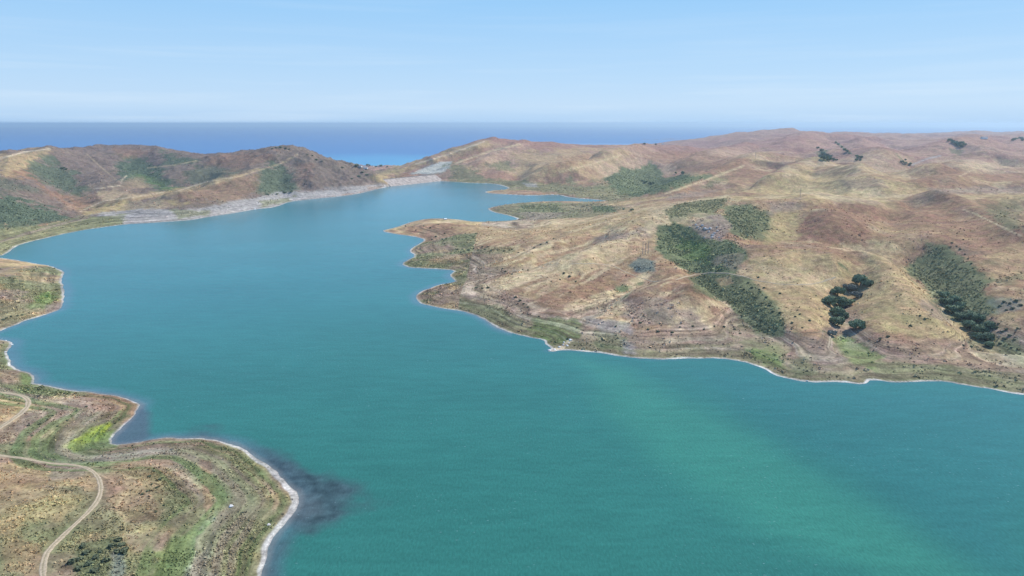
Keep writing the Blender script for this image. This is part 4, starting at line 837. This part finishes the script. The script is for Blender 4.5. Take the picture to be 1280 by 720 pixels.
pole(806.6, 318.2, 16.5, 'middle one of three tall bare poles above the grey scrub', 'three poles on the spur', .42, False)
pole(810, 317.8, 17, 'right one of three tall bare poles above the grey scrub', 'three poles on the spur', .42, False)
pole(1000, 246.5, 15, 'single wooden pole on the crest behind the ochre grass', None, .36)
pole(944, 199, 22, 'distant wooden pole at the head of the dark zigzag gully', None, .45)
def shed(u, v, L_, W_, h, label, wallm, roofm, ang=.2, name='shed', group=None, cat='shed'):
    p = cast(u, v)
    if p is None: return
    o = link(name, None, None, None, label, cat, group, loc=(p[0], p[1], p[2] - .3)); o.rotation_euler.z = ang
    v_, f_ = [], []; box(v_, f_, -L_ / 2, L_ / 2, -W_ / 2, W_ / 2, 0, h); link('wall', pyme('wall', v_, f_), wallm, o)
    e = .4; rv = [(-L_ / 2 - e, -W_ / 2 - e, h - .1), (L_ / 2 + e, -W_ / 2 - e, h - .1), (L_ / 2 + e, W_ / 2 + e, h - .1), (-L_ / 2 - e, W_ / 2 + e, h - .1), (-L_ / 2 - e, 0, h + W_ * .3), (L_ / 2 + e, 0, h + W_ * .3)]
    link('roof', pyme('roof', rv, [(0, 1, 5, 4), (2, 3, 4, 5), (1, 2, 5), (3, 0, 4), (3, 2, 1, 0)]), roofm, o)
    v_, f_ = [], []; box(v_, f_, -.5, .5, -W_ / 2 - .05, -W_ / 2 + .02, .3, 2.2); link('door', pyme('door', v_, f_), wood, o)
    v_, f_ = [], []; box(v_, f_, L_ * .2, L_ * .2 + 1, -W_ / 2 - .05, -W_ / 2 + .02, 1.2, 2.1); link('window', pyme('window', v_, f_), noisy('dark_glass', (.03, .04, .05), (.05, .06, .07), 1, .2), o)
shed(557, 274.6, 5, 3.4, 2.2, 'tiny bright white shed on the far shore of the middle peninsula', white, white)
# white float moored under the grey bank
x, y = on_level(319.5, 261.2); o = link('mooring_float', None, None, None, 'round white float on the water under the pale grey bank', 'float', loc=(x, y - 4, 0))
prof = [(.05, -.8), (1.3, -.7), (2.1, -.1), (2.2, .5), (1.9, 1.1), (1.2, 1.5), (.3, 1.65)]
a, f = [], []
for r_, z_ in prof:
    for j in range(20): t = j * math.pi / 10; a.append((r_ * math.cos(t), r_ * math.sin(t), z_))
for i in range(len(prof) - 1):
    for j in range(20): f.append((i * 20 + j, i * 20 + (j + 1) % 20, (i + 1) * 20 + (j + 1) % 20, (i + 1) * 20 + j))
f.append(tuple(range(120, 140))); link('hull', pyme('hull', a, f), white, o)
a, f = taper([(0, 0, 1.5), (0, 0, 2.6)], [.15, .12], 8); f.append(tuple(range(8, 16))); link('post', pyme('post', a, f), metal, o)
# gauge post with cabinet at the tip of the middle peninsula
p = cast(511, 280.5); o = link('gauge_post', None, None, None, 'pale post with a small cabinet on the tip of the middle peninsula', 'gauge post', loc=p)
a, f = taper([(0, 0, -.5), (0, 0, 5.5)], [.28, .22], 10); f.append(tuple(range(10, 20))); link('shaft', pyme('shaft', a, f), white, o)
v_, f_ = [], []; box(v_, f_, .3, 1.5, -.5, .5, 1.2, 3.4); link('cabinet', pyme('cabinet', v_, f_), metal, o)
# houses on the coast flat
rf = noisy('grey_roof', (.25, .23, .22), (.38, .35, .33), .5)
hl = ['pale house at the left end of the coast flat behind the dam', 'white house between the coast trees behind the dam', 'pale house right of the middle pair of coast trees', 'low white house beside the largest coast tree', 'pale house lowest on the coast flat behind the dam']
for i, (u, v) in enumerate(((450, 209), (455, 208.6), (466, 208.2), (473, 207.8), (457, 211))): shed(u, v, 13, 9, 4.5, hl[i], white, rf, random.uniform(-.4, .4), 'house', 'houses on the coast flat', 'house')
shed(1230, 173.5, 24, 12, 6, 'pale farm building on the far hills under the right skyline', white, rf, .1, 'farm_building', None, 'farm building')
shed(829, 180.3, 20, 10, 5, 'pale building beside the right tree on the far coast', white, rf, .1, 'coast_house', None, 'house')
